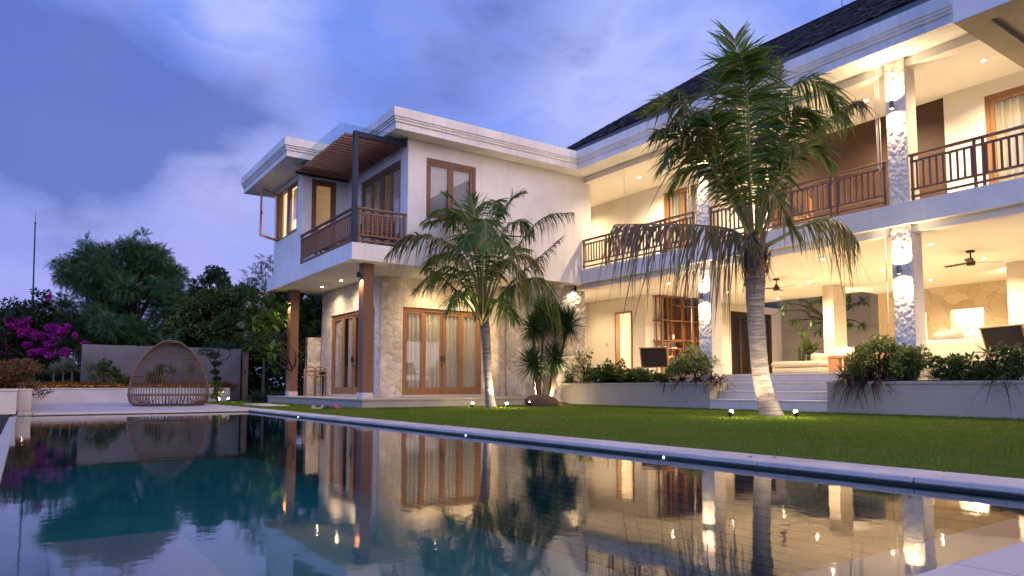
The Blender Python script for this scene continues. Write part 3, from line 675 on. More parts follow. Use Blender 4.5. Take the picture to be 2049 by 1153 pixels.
glazed('window', 'y', 20.5, 6.89, 7.66, 5.0, 6.85, 1, 1, None, 'narrow lit window with an amber blind at the balcony end', wood=RAILW, blind=BLIND)
# side window: one sash closed, one swung open
f = MB(); bx(f, 'x', 20.95, 21.01, 6.61, 6.73, 5.27, 6.88); bx(f, 'x', 22.91, 22.97, 6.61, 6.73, 5.27, 6.88); bx(f, 'x', 21.01, 22.91, 6.61, 6.73, 6.82, 6.88); bx(f, 'x', 21.01, 22.91, 6.61, 6.73, 5.27, 5.33); bx(f, 'x', 21.93, 21.99, 6.61, 6.73, 5.33, 6.82)
win = V_(f, 'window', TEAK); tag(win, 'lit side window with one sash swung open')
f = MB(); 
for (a, b_, p, q) in ((21.01, 21.07, 5.33, 6.82), (21.87, 21.93, 5.33, 6.82), (21.07, 21.87, 6.76, 6.82), (21.07, 21.87, 5.33, 5.39)): bx(f, 'x', a, b_, 6.62, 6.66, p, q)
f.build('closed_sash', RAILW, win)
MB().box(6.635, 6.641, 21.06, 21.88, 5.38, 6.77).build('pane', GLASS, win)
M = Matrix.Translation((6.60, 22.95, 0)) @ Matrix.Rotation(R(232 - 270), 4, 'Z')
# open sash hangs on the far jamb and points out and back towards the balcony
f = MB(); L = 0.94
for (a, b_, p, q) in ((0, 0.06, 5.29, 6.86), (L - 0.06, L, 5.29, 6.86), (0.06, L - 0.06, 6.80, 6.86), (0.06, L - 0.06, 5.29, 5.36)): f.box(-b_, -a, -0.02, 0.02, p, q, 0.003, Matrix.Translation((6.60, 22.95, 0)) @ Matrix.Rotation(R(40), 4, 'Z'))
f.build('open_sash', TEAK, win)
MB().box(-L + 0.05, -0.05, -0.004, 0.002, 5.35, 6.81, 0, Matrix.Translation((6.60, 22.95, 0)) @ Matrix.Rotation(R(40), 4, 'Z')).build('pane', GLASS, win)
MB().box(-L + 0.02, -L + 0.04, -0.05, -0.022, 5.98, 6.08, 0, Matrix.Translation((6.60, 22.95, 0)) @ Matrix.Rotation(R(40), 4, 'Z')).build('handle', BLACKM, win)
curtain('x', 6.88, 21.0, 21.5, 5.2, 6.9, seed=4).build('curtain', LINEN, win, smooth=True); curtain('x', 6.88, 22.3, 22.95, 5.2, 6.9, seed=6).build('curtain', LINEN, win, smooth=True)
MB().box(6.9, 6.905, 21.5, 22.3, 5.9, 6.9).build('roman_blind', BLIND, win)

# --- main wing
V_(MB().box(13.90, 16.95, -6.0, 16.255, 3.703, 4.13), 'terrace_slab', WHITE)
V_(MB().box(14.05, 14.30, -6.0, 16.67, 3.55, 3.70).box(14.05, 14.30, 4.0, 16.255, 6.88, 7.052), 'edge_beam', CREAM)
V_(MB().box(14.302, 22.0, 11.9, 19.4, 3.60, 3.70).box(14.302, 23.2, -6.0, 11.898, 3.60, 3.70), 'porch_ceiling', CEIL)
V_(MB().box(14.302, 16.5, 3.0, 19.4, 6.95, 7.05), 'upper_ceiling', CEIL)
uw = MB(); wallh(uw, 'x', 16.35, 16.5, -6.0, 19.4, 4.13, 6.95, [(13.0, 15.1, 4.14, 6.66), (6.86, 11.3, 4.135, 6.945), (3.2, 6.07, 4.14, 6.66)]); V_(uw, 'upper_back_wall', CREAM)
V_(MB().box(16.46, 16.6, 6.80, 11.4, 4.13, 6.95), 'wood_panel_wall', PANELW)
V_(MB().box(14.32, 16.5, 19.2, 19.4, 4.13, 6.95), 'upper_end_wall', CREAM)
V_(MB().box(17.0, 17.1, 12.9, 15.3, 4.13, 6.95).box(17.0, 17.1, 3.0, 6.2, 4.13, 6.95).box(16.5, 17.0, 15.12, 15.3, 4.13, 6.95).box(16.5, 17.0, 6.1, 6.2, 4.13, 6.95).box(16.5, 17.1, 3.0, 15.3, 6.7, 6.95), 'upper_room', DARKIN)
glazed('door', 'x', 16.35, 13.0, 15.1, 4.14, 6.66, 3, 1, LINEN, 'upper porch door behind the big palm', bot=0.3, spans=[(13.1, 15.05, 3)], handles=False)
glazed('door', 'x', 16.35, 3.2, 6.07, 4.14, 6.66, 3, 1, LINEN, 'upper glazed door at the right edge', bot=0.3, spans=[(3.3, 6.0, 5)], handles=False)
# carved columns
def column(yc, z0, z1, label):
    root = empty('carved_column', (13.97, yc, z0)); root.parent = villa; root.location = Vector((13.97, yc, z0)) - villa.location; tag(root, label)
    MB().box(14.0, 14.40, yc - 0.19, yc + 0.19, z0, z1).build('smooth_core', BLOCKST, root)
    relief('rough_face', CARVED, root, 13.985, 13.985, yc - 0.19, yc + 0.19, z0, z1, 'x', 0.012, 0.013, lambda u, z: chip(u, z + yc, 13.0))
column(6.74, 4.13, 7.05, 'upper rough carved column at the right'); column(6.74, 0.66, 3.70, 'lower rough carved column at the right')
column(11.60, 4.13, 7.05, 'upper rough carved column behind the palm crown'); column(11.60, 0.66, 3.70, 'lower rough carved column behind the white flowered bush')
# porch
FLOORT = m_tiles("porch_floor_stone", (0.58, 0.53, 0.46), (0.54, 0.49, 0.43), (0.35, 0.32, 0.28), 1.0, 1.0, 0.004, 0.35, 'xy', 0.1, 0.4)
V_(MB().box(14.465, 24.3, -6.0, 19.4, 0.1, 0.86), 'porch_floor', FLOORT)
pw = MB(); wallh(pw, 'x', 16.8, 16.95, 16.552, 19.3, 0.86, 3.6, [(17.01, 17.84, 0.86, 3.12)]); V_(pw, 'doorway_wall', CREAM)
pw = MB(); wallh(pw, 'y', 16.4, 16.55, 16.8, 24.3, 0.86, 3.6, [(21.2, 23.7, 0.86, 3.34)]); V_(pw, 'bookcase_wall', CREAM)
f = MB(); bx(f, 'x', 17.01, 17.06, 16.77, 16.98, 0.86, 3.12); bx(f, 'x', 17.79, 17.84, 16.77, 16.98, 0.86, 3.12); bx(f, 'x', 17.06, 17.79, 16.77, 16.98, 3.07, 3.12); V_(f, 'door_frame', TEAK)
V_(MB().box(18.9, 19.0, 16.56, 19.3, 0.86, 3.6).box(14.3, 19.0, 19.302, 19.4, 0.86, 3.6), 'lit_room', CREAM)
glazed('door', 'y', 16.4, 21.2, 23.7, 0.86, 3.34, 4, 1, None, 'tall dark glazed doors at the back of the porch', wood=PANELW, handles=False, bot=0.12)
V_(MB().box(21.0, 24.0, 17.3, 17.4, 0.86, 3.6), 'unlit_room', DARKIN)
COURTW = m_tiles("courtyard_panel", (0.36, 0.34, 0.32), (0.34, 0.32, 0.30), (0.16, 0.15, 0.14), 2.4, 1.35, 0.01, 0.8, 'z', 0.15)
V_(MB().box(24.3, 24.5, 5, 20.0, 0.0, 6.2), 'courtyard_wall', COURTW)
fw_ = MB(); wallh(fw_, 'x', 22.95, 23.22, -4.0, 11.88, 0.86, 3.6, [(8.82, 9.71, 1.0, 2.86), (10.40, 10.50, 1.0, 2.86)]); V_(fw_, 'feature_stone_wall', FEATST)
V_(MB().box(23.2, 23.3, 8.7, 10.6, 0.9, 3.0), 'niche_back', CREAM)
o = V_(MB().box(23.0, 23.18, 8.84, 9.69, 2.835, 2.852), 'niche_light', STRIP); lamp('niche_lamp', 'AREA', (23.08, 9.265, 2.82), 16, WARM, o, 0.16, aim=(23.12, 9.265, 0), rect=0.8)
o = V_(MB().box(23.17, 23.19, 10.41, 10.49, 1.0, 2.86), 'slot_light', STRIP)
V_(MB().box(19.72, 20.40, 11.54, 11.88, 0.86, 3.6), 'inner_column', BLOCKST)
V_(MB().box(19.7, 20.3, 3.5, 7.03, 0.86, 3.6), 'inner_stone_pier', BLOCKST)
lamp('ceiling_cove_lamp', 'AREA', (20.75, 11.8, 3.42), 22, WARM, villa, 0.05, aim=(20.95, 11.8, 3.6), rect=3.0)
lamp('ceiling_cove_lamp', 'AREA', (20.75, 7.4, 3.42), 16, WARM, villa, 0.05, aim=(20.95, 7.4, 3.6), rect=2.0)
# canopy at the top right
V_(MB().box(12.47, 12.80, -6.0, 5.02, 6.603, 8.4).box(12.802, 16.34, 4.67, 5.02, 6.603, 6.94), 'entrance_canopy', WHITE)
V_(MB().box(12.475, 12.85, -6.0, 5.015, 6.595, 6.602).box(12.851, 16.34, 4.62, 5.015, 6.595, 6.602).box(12.81, 16.34, -6, 4.66, 6.70, 6.9), 'canopy_soffit', m_plaster('soffit_shade_tone', (0.30, 0.26, 0.20), 0.1, 0.9, 0.1, 0.1))  # darker colour carries the shade under the canopy

# --- shingle roof: eave, hip and ridge, real courses of shakes
SH, _t, _o = newmat("dark_shingle"); _g = _t.add('ShaderNodeNewGeometry')
_c = _t.mix(_g.outputs['Random Per Island'], (0.040, 0.036, 0.040), (0.15, 0.135, 0.135)); _b = P3(_t, Base_Color=_c, Roughness=0.85, Normal=bump(_t, _t.noise(pos(_t), 30, 4), 0.6, 0.01)); _t.l.new(_b.outputs[0], _o.inputs[0])
EX, EZ, RX, RZ, RY, EY = 13.95, 8.10, 18.0, 10.90, 14.70, 17.6
rf = MB(); slope = Vector((RX - EX, 0, RZ - EZ)); SL = slope.length; sd = slope.normalized(); nr = Vector((-sd.z, 0, sd.x))
rf.quad((EX, -6, EZ - 0.03), (EX, EY, EZ - 0.03), (RX, RY, RZ - 0.03), (RX, -6, RZ - 0.03)); rf.poly([(EX, EY, EZ - 0.03), (22.0, EY, EZ - 0.03), (RX, RY, RZ - 0.03)]); rf.quad((22.05, -6, EZ - 0.03), (22.05, EY, EZ - 0.03), (RX, RY, RZ - 0.03), (RX, -6, RZ - 0.03))
rows = int(SL / 0.16); rg = random.Random(5)
for k in range(rows + 1):
    s0 = k * 0.16; ymax = EY + (RY - EY) * (s0 / SL); y = -6.0 + rg.random() * 0.2
    while y < ymax:
        wd = rg.uniform(0.13, 0.24); y2 = min(y + wd, ymax + 0.02); lift = rg.uniform(0.018, 0.05); ln = rg.uniform(0.22, 0.30); j0 = s0 - 0.05 + rg.uniform(-0.03, 0.02)
        a = Vector((EX, 0, EZ)) + sd * j0; e_ = Vector((EX, 0, EZ)) + sd * min(j0 + ln, SL + 0.02)
        q = [a + nr * lift, a + nr * (lift - 0.018), e_ + nr * 0.004]
        rf.quad((q[0].x, y, q[0].z), (q[0].x, y2 - 0.008, q[0].z), (q[2].x, y2 - 0.008, q[2].z), (q[2].x, y, q[2].z))
        rf.quad((q[0].x, y, q[0].z), (q[0].x, y2 - 0.008, q[0].z), (q[1].x, y2 - 0.008, q[1].z), (q[1].x, y, q[1].z)); y = y2
for k in range(90):      # ridge and hip caps
    f0 = k / 90
    for P0, P1 in (((RX, -6, RZ), (RX, RY, RZ)), ((RX, RY, RZ), (EX, EY, EZ))):
        a = Vector(P0).lerp(Vector(P1), f0); b_ = Vector(P0).lerp(Vector(P1), f0 + 1 / 70)
        up = 0.035 + 0.02 * rg.random(); sdv = (b_ - a).cross(Vector((0, 0, 1))).normalized() * 0.11
        rf.quad(a - sdv + Vector((0, 0, 0.0)), a + Vector((0, 0, up + 0.02)), b_ + Vector((0, 0, up)), b_ - sdv); rf.quad(a + Vector((0, 0, up + 0.02)), a + sdv, b_ + sdv, b_ + Vector((0, 0, up)))
roof = V_(rf, 'shingle_roof', SH)
MB().tube([(18.0, 9.98, 10.9), (18.0, 9.98, 12.4)], 0.012, 6).build('lightning_rod', STEEL, roof)
V_(MB().box(13.965, 14.04, -6, 17.45, 7.4, 8.075).box(14.05, 22, 17.38, 17.45, 7.4, 8.06), 'eave_wall', DARKW)

# ================================================================ TERRACE WALLS, STEPS, PLANTERS
PX0 = 13.45
o = MB(); o.box(PX0, 14.42, 11.062, 16.66, -0.1, 0.595); o.box(PX0 - 0.025, 14.42, 11.06, 16.66, 0.598, 0.655, 0.005)
pl1 = o.build('planter_wall', PLANT); tag(pl1, 'long pale planter wall left of the steps, bush and ferns growing in it', 'planter', 'raised stone planters')
MB().box(PX0 + 0.12, 13.965, 11.2, 16.6, 0.656, 0.67).build('soil', SOIL, pl1)
o = MB(); o.box(PX0, 14.42, -6, 8.068, -0.1, 0.595); o.box(PX0 - 0.025, 14.42, -6, 8.07, 0.598, 0.655, 0.005)
pl2 = o.build('planter_wall', PLANT); tag(pl2, 'long pale planter wall right of the steps, dark strap leaves spilling over its end', 'planter', 'raised stone planters')
MB().box(PX0 + 0.12, 13.965, -5, 7.95, 0.656, 0.67).build('soil', SOIL, pl2)
o = MB()
for k, zt in enumerate((0.262, 0.454, 0.652, 0.848)):
    o.box(PX0 + 0.335 * k, 14.46, 8.074, 11.056, -0.1 + 0.2 * k, zt - 0.042); o.box(PX0 - 0.015 + 0.335 * k, 14.46, 8.074, 11.056, zt - 0.04, zt, 0.006)
tag(o.build('garden_steps', STEPST), 'four wide pale stone steps rising from the lawn between the planters', 'steps')
o = MB(); o.box(0.17, 6.4, 27.9, 28.4, -0.1, 0.46); o.box(0.15, 6.4, 27.87, 28.4, 0.463, 0.51, 0.004)
fp = o.build('planter_wall', FARPL); tag(fp, 'low pale planter wall at the back of the far pool deck', 'planter')
MB().box(0.2, 6.3, 28.41, 29.4, 0.0, 0.48).build('soil', SOIL, fp)
o = MB(); o.box(-7, -0.12, 17.3, 19.5, 0.0, 0.46); o.box(-7, -0.1, 17.28, 19.5, 0.463, 0.51, 0.004); o.box(-0.1, 0.15, 19.52, 28.4, 0.0, 0.46); o.box(-0.1, 0.165, 19.5, 28.4, 0.463, 0.505, 0.004); o.box(-7, -0.102, 19.52, 28.4, 0, 0.46)
fp2 = o.build('planter_wall', FARPL); tag(fp2, 'white box planter at the left edge above the dark tiled overflow', 'planter')
MB().box(-6.8, -0.15, 17.5, 28.3, 0.512, 0.53).build('soil', SOIL, fp2)
S(MB().box(-7, -0.23, 17.32, 17.6, -1.25, -0.005).build('overflow_wall', DTILE))
gw = MB().box(1.65, 7.15, 29.5, 29.7, 0, 2.08).build('boundary_wall', GREYW); tag(gw, 'dark grey rendered boundary wall behind the woven daybed', 'wall')
o = MB().box(7.2, 7.4, 29.3, 29.5, 0, 1.95, 0.01).build('wooden_post', OLDW); tag(o, 'weathered timber post at the right end of the grey wall', 'post')
MB().box(7.24, 7.28, 29.24, 29.3, 1.1, 1.2).build('latch', BLACKM, o)
# ================================================================ LAMPS
def downlight(loc, label, energy, group=None, cone=150, glow=1.0):
    root = empty('downlight', loc, 0, label, 'ceiling light', group)
    MB().tube([(0, 0, 0.0), (0, 0, -0.006)], [0.058, 0.055], 20).build('trim_ring', CEIL, root, local=True)
    MB().tube([(0, 0, -0.0065), (0, 0, -0.010)], 0.036, 16).build('lens', BULB, root, local=True)
    lamp('bulb', 'SPOT', (loc[0], loc[1], loc[2] - 0.03), energy, WARM, root, 0.035, aim=(loc[0], loc[1], 0), spot=cone, blend=0.9)
    return root
GP = 'recessed ceiling downlights of the ground porch'
grid = {(15.53, 14.2): 'porch downlight between the bookcase and the carved column', (15.53, 9.32): 'front porch downlight right of the palm trunk, under hanging palm leaves', (15.84, 7.03): 'porch downlight just right of the nearer lower carved column',
        (18.46, 14.37): 'porch downlight just left of the palm trunk', (18.64, 11.62): 'porch downlight right of the left ceiling fan', (18.35, 9.37): 'porch downlight midway between the inner pillar and the nearer carved column', (18.63, 7.08): 'porch downlight close beside the right ceiling fan',
        (21.24, 14.45): 'small porch downlight hidden-side of the palm trunk above the dark doors', (21.14, 9.42): 'porch downlight above the stone wall with the lit niche'}
for (x, y), lb in grid.items(): downlight((x, y, 3.598), lb, 520, GP)
downlight((15.6, 4.6, 3.598), 'porch downlight beyond the right edge', 480, GP)
for (x, y, lb) in ((7.58, 21.41, 'terrace downlight nearer the back timber post'), (7.58, 19.76, 'terrace downlight over the side glazed doors'), (9.6, 17.55, 'terrace downlight over the front doors, half behind palm leaves'), (11.03, 17.6, 'terrace downlight seen through the small palm crown')):
    downlight((x, y, 3.700), lb, 120, 'recessed downlights under the balcony slab')
for (x, y, lb) in ((15.2, 15.0, 'upper porch downlight at the left above the long railing'), (15.2, 7.95, 'upper porch downlight at the tip of the dried palm leaf'), (15.2, 5.62, 'upper porch downlight right of the carved column'), (15.2, 11.4, 'upper porch downlight hidden by the palm crown')):
    downlight((x, y, 6.948), lb, 560, 'recessed downlights of the upper porch')
lamp('porch_end_fill', 'SPOT', (15.6, 18.35, 3.55), 130, WARM, villa, 0.05, aim=(15.6, 18.35, 0), spot=150, blend=0.9)  # added fill light, hidden behind the stone block, brightens the porch end
lamp('porch_end_fill', 'SPOT', (15.3, 18.3, 6.9), 300, WARM, villa, 0.05, aim=(15.3, 18.3, 0), spot=150, blend=0.9)  # same kind of added, unseen fill for the upper porch end
lamp('doorway_room_lamp', 'POINT', (18.3, 17.3, 2.4), 150, WARM, villa, 0.12)
lamp('bedroom_lamp', 'POINT', (8.6, 21.9, 6.4), 190, WARM, villa, 0.12)
lamp('guest_room_fill', 'POINT', (10.3, 19.6, 2.6), 26, WARM, villa, 0.15)  # added fill light so the drawn curtains look brighter, no known lamp

def wall_lamp(loc, label, face, up=True, energy=26, mat=BLACKM, h=0.16, off=0.085):
    """cylinder lamp on a bracket; face is the outward normal"""
    f_ = Vector(face); root = empty('wall_lamp', loc, 0, label, 'wall light', 'cylinder wall lamps')
    c = f_ * off
    body = MB().tube([c + Vector((0, 0, -h / 2)), c + Vector((0, 0, h / 2))], 0.040, 18, cap=False); body.tube([c + Vector((0, 0, -0.01)), c + Vector((0, 0, 0.01))], 0.038, 18)
    body.build('lamp_body', mat, root, local=True)
    MB().tube([(0, 0, 0), tuple(c * 0.6)], 0.018, 8).build('bracket', mat, root, local=True)
    for s in ((1, -1) if up else (-1,)):
        MB().tube([c + Vector((0, 0, s * (h / 2 - 0.03))), c + Vector((0, 0, s * (h / 2 - 0.024)))], 0.034, 14).build('bulb_face', BULB, root, local=True)
        p = Vector(loc) + c + Vector((0, 0, s * (h / 2 + 0.005)))
        lamp('beam', 'SPOT', p, energy, WARM, root, 0.03, aim=p + Vector((0, 0, s)) - f_ * 0.10, spot=146, blend=1.0)
    return root
wall_lamp((13.955, 6.75, 2.82), 'wall lamp on the nearer lower carved column', (-1, 0, 0), energy=80, mat=CHROME)
wall_lamp((13.955, 6.76, 6.12), 'wall lamp on the nearer upper carved column', (-1, 0, 0), energy=80, mat=CHROME)
wall_lamp((13.955, 11.60, 2.80), 'wall lamp on the farther lower carved column', (-1, 0, 0), energy=80, mat=CHROME)
wall_lamp((13.955, 11.60, 6.0), 'wall lamp on the farther upper carved column, behind palm leaves', (-1, 0, 0), energy=80, mat=CHROME)
wall_lamp((6.98, 16.80, 3.40), 'black wall lamp on the nearer timber post', (-1, 0, 0), up=False, energy=60)
wall_lamp((7.02, 22.88, 3.40), 'black wall lamp on the back timber post', (-1, 0, 0), up=False, energy=150)
wall_lamp((13.93, 16.66, 3.60), 'black wall lamp on the carved stone block beside the porch', (0, -1, 0), up=False, energy=60)

def flood(loc, aim, label, energy, face=None, spot=95, r=0.036):
    root = empty('garden_spotlight', loc, 0, label, 'garden light', 'garden spotlights in the lawn')
    d = (Vector(aim) - Vector(loc)).normalized()
    MB().tube([(0, 0, -0.05), (0, 0, 0.05)], 0.010, 8).build('spike', BLACKM, root, local=True)
    c = Vector((0, 0, 0.075))
    MB().tube([c - d * 0.025, c + d * 0.035], [r * 0.75, r + 0.008], 16, cap=True).build('lamp_head', BLACKM, root, local=True)
    MB().lathe([(0.0, -0.02), (0.028, -0.01), (0.034, 0.012), (0.022, 0.034), (0.0, 0.04)], tuple(c + d * 0.05), 14).build('bulb', FLOODB, root, local=True)
    p = Vector(loc) + c + d * 0.11
    lamp('beam', 'SPOT', p, energy, WARM, root, 0.03, aim=p + d, spot=spot, blend=0.7)
    lamp('glow', 'POINT', p, energy * 0.11, WARM, root, 0.04)
    return root
flood((9.95, 7.75, 0), (10.85, 7.62, 1.3), 'glaring spotlight left of the big palm foot', 130)
flood((10.75, 7.02, 0), (10.93, 7.70, 2.2), 'spotlight in the grass right of the big palm foot', 170)
flood((9.35, 15.2, 0), (9.58, 14.85, 2.0), 'spotlight hidden in grass left of the small palm foot', 90)
flood((9.85, 14.35, 0), (9.6, 14.85, 1.2), 'spotlight in the grass right of the small palm foot', 190)
flood((12.55, 16.0, 0), (12.75, 16.6, 1.2), 'spotlight beside the brown rock shining up the stone wall', 210, spot=110)
flood((11.6, 15.8, 0), (12.2, 16.7, 2.2), 'spotlight hidden left of the spiky plants', 120, spot=100)
flood((5.69, 26.4, 0), (5.62, 25.6, 0.55), 'glaring spotlight at the foot of the cloud pruned tree', 14, spot=140)
flood((5.9, 25.9, 0), (5.9, 27.3, 1.6), 'spotlight aimed up into the cloud pruned tree', 14)
lamp('planter_lamp', 'AREA', (3.2, 28.52, 0.56), 6, (1, 0.62, 0.22), fp, 5.6, aim=(3.2, 28.95, 1.1), rect=0.03)
lamp('planter_lamp', 'POINT', (-0.35, 18.4, 0.66), 1.2, (1, 0.6, 0.25), fp2, 0.04)
lamp('planter_lamp', 'POINT', (0.0, 22.0, 0.66), 2.0, (1, 0.6, 0.25), fp2, 0.04)
lamp('courtyard_lamp', 'SPOT', (23.6, 13.4, 0.95), 30, WARM, villa, 0.05, aim=(23.9, 12.8, 3.5), spot=110)
lamp('courtyard_lamp', 'SPOT', (23.2, 15.4, 0.95), 22, WARM, villa, 0.05, aim=(23.9, 15.2, 3.5), spot=110)
for k, (y, lb) in enumerate(((14.15, 'tiny pool wall light at the far end'), (7.59, 'tiny pool wall light below the small palm'), (4.27, 'tiny pool wall light below the big palm'))):
    root = empty('pool_light', (4.578, y, -0.058), 0, lb, 'pool light', 'small lights along the pool wall')
    MB().tube([(0, 0, 0), (-0.008, 0, 0)], 0.009, 12).build('lens', POOLL, root, local=True); MB().tube([(0.0, 0, 0), (-0.004, 0, 0)], 0.014, 12).build('rim', CHROME, root, local=True)

# ceiling fans, at rest
for k, (x, y, a0, lb) in enumerate(((17.35, 11.83, 20, 'dark ceiling fan right of the big palm trunk'), (17.33, 6.86, 75, 'dark ceiling fan at the right, before the stone wall'))):
    root = empty('ceiling_fan', (x, y, 3.60), R(a0), lb, 'ceiling fan', 'dark ceiling fans of the porch')
    MB().cyl((0, 0, -0.045), 0.085, 0.045, 24).build('ceiling_mount', BLACKM, root, local=True)
    MB().cyl((0, 0, -0.17), 0.016, 0.13, 10).build('rod', BLACKM, root, local=True)
    MB().lathe([(0.0, -0.335), (0.08, -0.335), (0.088, -0.32), (0.088, -0.235), (0.055, -0.225), (0.055, -0.18), (0.035, -0.165), (0, -0.165)], n=24).build('motor', m_plain("fan_motor", (0.06, 0.035, 0.02), 0.5) if k == 0 else bpy.data.materials["fan_motor"], root, smooth=False, local=True)
    for j in range(3):
        M = Matrix.Rotation(2 * math.pi * j / 3, 4, 'Z') @ Matrix.Translation((0.08, 0, -0.27)) @ Matrix.Rotation(R(12), 4, 'X')
        MB().box(0, 0.56, -0.055, 0.055, -0.004, 0.004, 0.003, M).build('blade', PANELW, root, local=True)
# blind cords
CORD = m_plain("white_cord", (0.62, 0.58, 0.50), 0.7)
for (y, z0, z1, lb) in ((14.36, 4.2, 7.05, 'thin white blind cord at the left of the upper porch'), (11.98, 1.0, 3.55, 'thin pale blind cord left of the farther lower column'), (7.02, 1.0, 3.55, 'thin pale blind cord left of the nearer lower column')):
    tag(MB().tube([(13.93, y, z0), (13.93, y, z1)], 0.008, 6).build('blind_cord', CORD), lb, 'cord', 'blind cords')
tag(MB().tube([(13.93, 7.12, 7.0), (13.93, 7.10, 4.95), (13.93, 7.06, 4.88), (13.93, 7.03, 4.95), (13.93, 7.04, 7.0)], 0.007, 6).tube([(13.93, 7.08, 7), (13.93, 7.08, 4.2)], 0.005, 6).build('blind_cord', CORD), 'looped white blind cord beside the upper column at the right', 'cord', 'blind cords')
tag(MB().tube([(13.93, 12.05, 7.0), (13.93, 12.03, 4.9), (13.93, 11.99, 4.83), (13.93, 11.95, 4.9), (13.93, 11.96, 7.0)], 0.007, 6).build('blind_cord', CORD), 'looped white blind cord beside the upper column behind the palm', 'cord', 'blind cords')

# ================================================================ THINGS
# woven egg daybed
def rad(z):
    pts = [(0, 0.97), (0.06, 1.06), (0.16, 1.14), (0.32, 1.165), (0.6, 1.13), (0.84, 1.07), (1.1, 0.97), (1.37, 0.80), (1.55, 0.655), (1.69, 0.50), (1.8, 0.34), (1.87, 0.19), (1.90, 0.0)]
    for (a, b_), (c, d) in zip(pts, pts[1:]):
        if a <= z <= c: return b_ + (d - b_) * (z - a) / (c - a)
    return 0
egg = empty('woven_daybed', (3.47, 22.45, 0), R(-8), 'egg shaped woven cane daybed standing on the far pool deck', 'daybed')
FR = -math.pi / 2 - 0.05     # opening faces the pool
mb = MB(); nr_ = 72
for i in range(nr_):
    a = 2 * math.pi * i / nr_; df = abs((a - FR + math.pi) % (2 * math.pi) - math.pi)
    zs = [0, 0.06, 0.16, 0.32] if df < 1.36 else [0, 0.06, 0.16, 0.32, 0.6, 0.84, 1.1, 1.37, 1.55, 1.69, 1.8, 1.86]
    mb.tube([(rad(z) * math.cos(a), rad(z) * math.sin(a), z) for z in zs], 0.0125, 5)
mb.build('cane_ribs', RATTAN, egg, local=True)
mb = MB()
for z, r_ in ((0.012, 0.022), (0.32, 0.026)): mb.tube([(rad(z) * math.cos(2 * math.pi * j / 48), rad(z) * math.sin(2 * math.pi * j / 48), z) for j in range(48)], r_, 8, closed=True)
for z in (0.84, 1.37, 1.69): mb.tube([(rad(z) * math.cos(FR + 1.36 + (2 * math.pi - 2.72) * j / 40), rad(z) * math.sin(FR + 1.36 + (2 * math.pi - 2.72) * j / 40), z) for j in range(41)], 0.014, 6)
mb.build('hoops', RATTAN, egg, local=True)
arch = []
for s in (-1, 1):
    pts = [(rad(z) * math.cos(FR + s * (1.40 + 0.12 * (z / 1.9))), rad(z) * math.sin(FR + s * (1.40 + 0.12 * (z / 1.9))), z) for z in (0.1, 0.32, 0.6, 0.84, 1.1, 1.37, 1.55, 1.69, 1.8, 1.87, 1.9)]
    arch.append(pts)
MB().tube(arch[0] + arch[1][::-1][1:], 0.019, 8).build('opening_arch', RATTAN, egg, smooth=True, local=True)
MB().lathe([(0, 0.30), (1.06, 0.30), (1.08, 0.315), (1.06, 0.34), (0, 0.345)], n=48).build('seat', RATTAN, egg, local=True)
mb = MB()
for j in range(7):
    a = FR - 1.2 + 0.4 * j; c = Vector((0.85 * math.cos(a), 0.85 * math.sin(a), 0)); s_ = Vector((-math.sin(a), math.cos(a), 0)) * 0.09
    mb.tube([c - s_, c - s_ * 0.9 + Vector((0, 0, 0.17)), c + Vector((0, 0, 0.25)), c + s_ * 0.9 + Vector((0, 0, 0.17)), c + s_], 0.012, 6)
mb.tube([(0.85 * math.cos(FR - 1.2 + 0.1 * j), 0.85 * math.sin(FR - 1.2 + 0.1 * j), 0.012) for j in range(25)], 0.012, 6); mb.build('seat_supports', RATTAN, egg, local=True)

egg.scale = (0.91, 0.91, 1.0)
# arched towel rack on the terrace
tr_ = empty('towel_rack', (7.82, 22.35, 0.25), R(8), 'arched light wood towel rack beside the side doors', 'towel rack')
for k, (y0, x0) in enumerate(((0.0, 0.0), (0.10, -0.30))):
    mb = MB(); xs = [x0, x0 + 0.40]
    pts = [(xs[0], y0 + 0, 0), (xs[0], y0, 0.82)] + [(x0 + 0.2 - 0.2 * math.cos(a), y0, 0.82 + 0.13 * math.sin(a)) for a in [math.pi * j / 10 for j in range(1, 10)]] + [(xs[1], y0, 0.82), (xs[1], y0, 0)]
    mb.tube([(p[0] - 0.1, p[1], p[2]) for p in pts], 0.022, 8)
    mb.build('arched_frame', FURNW, tr_, smooth=True, local=True)
mb = MB()
for z in (0.66, 0.80):
    mb.tube([(-0.4, 0.10, z), (0.3, 0.0, z)], 0.016, 8)
mb.tube([(-0.4, 0.1, 0.95 - 0.13), (-0.1, 0, 0.95 - 0.13)], 0.014, 6).build('rails', FURNW, tr_, local=True)

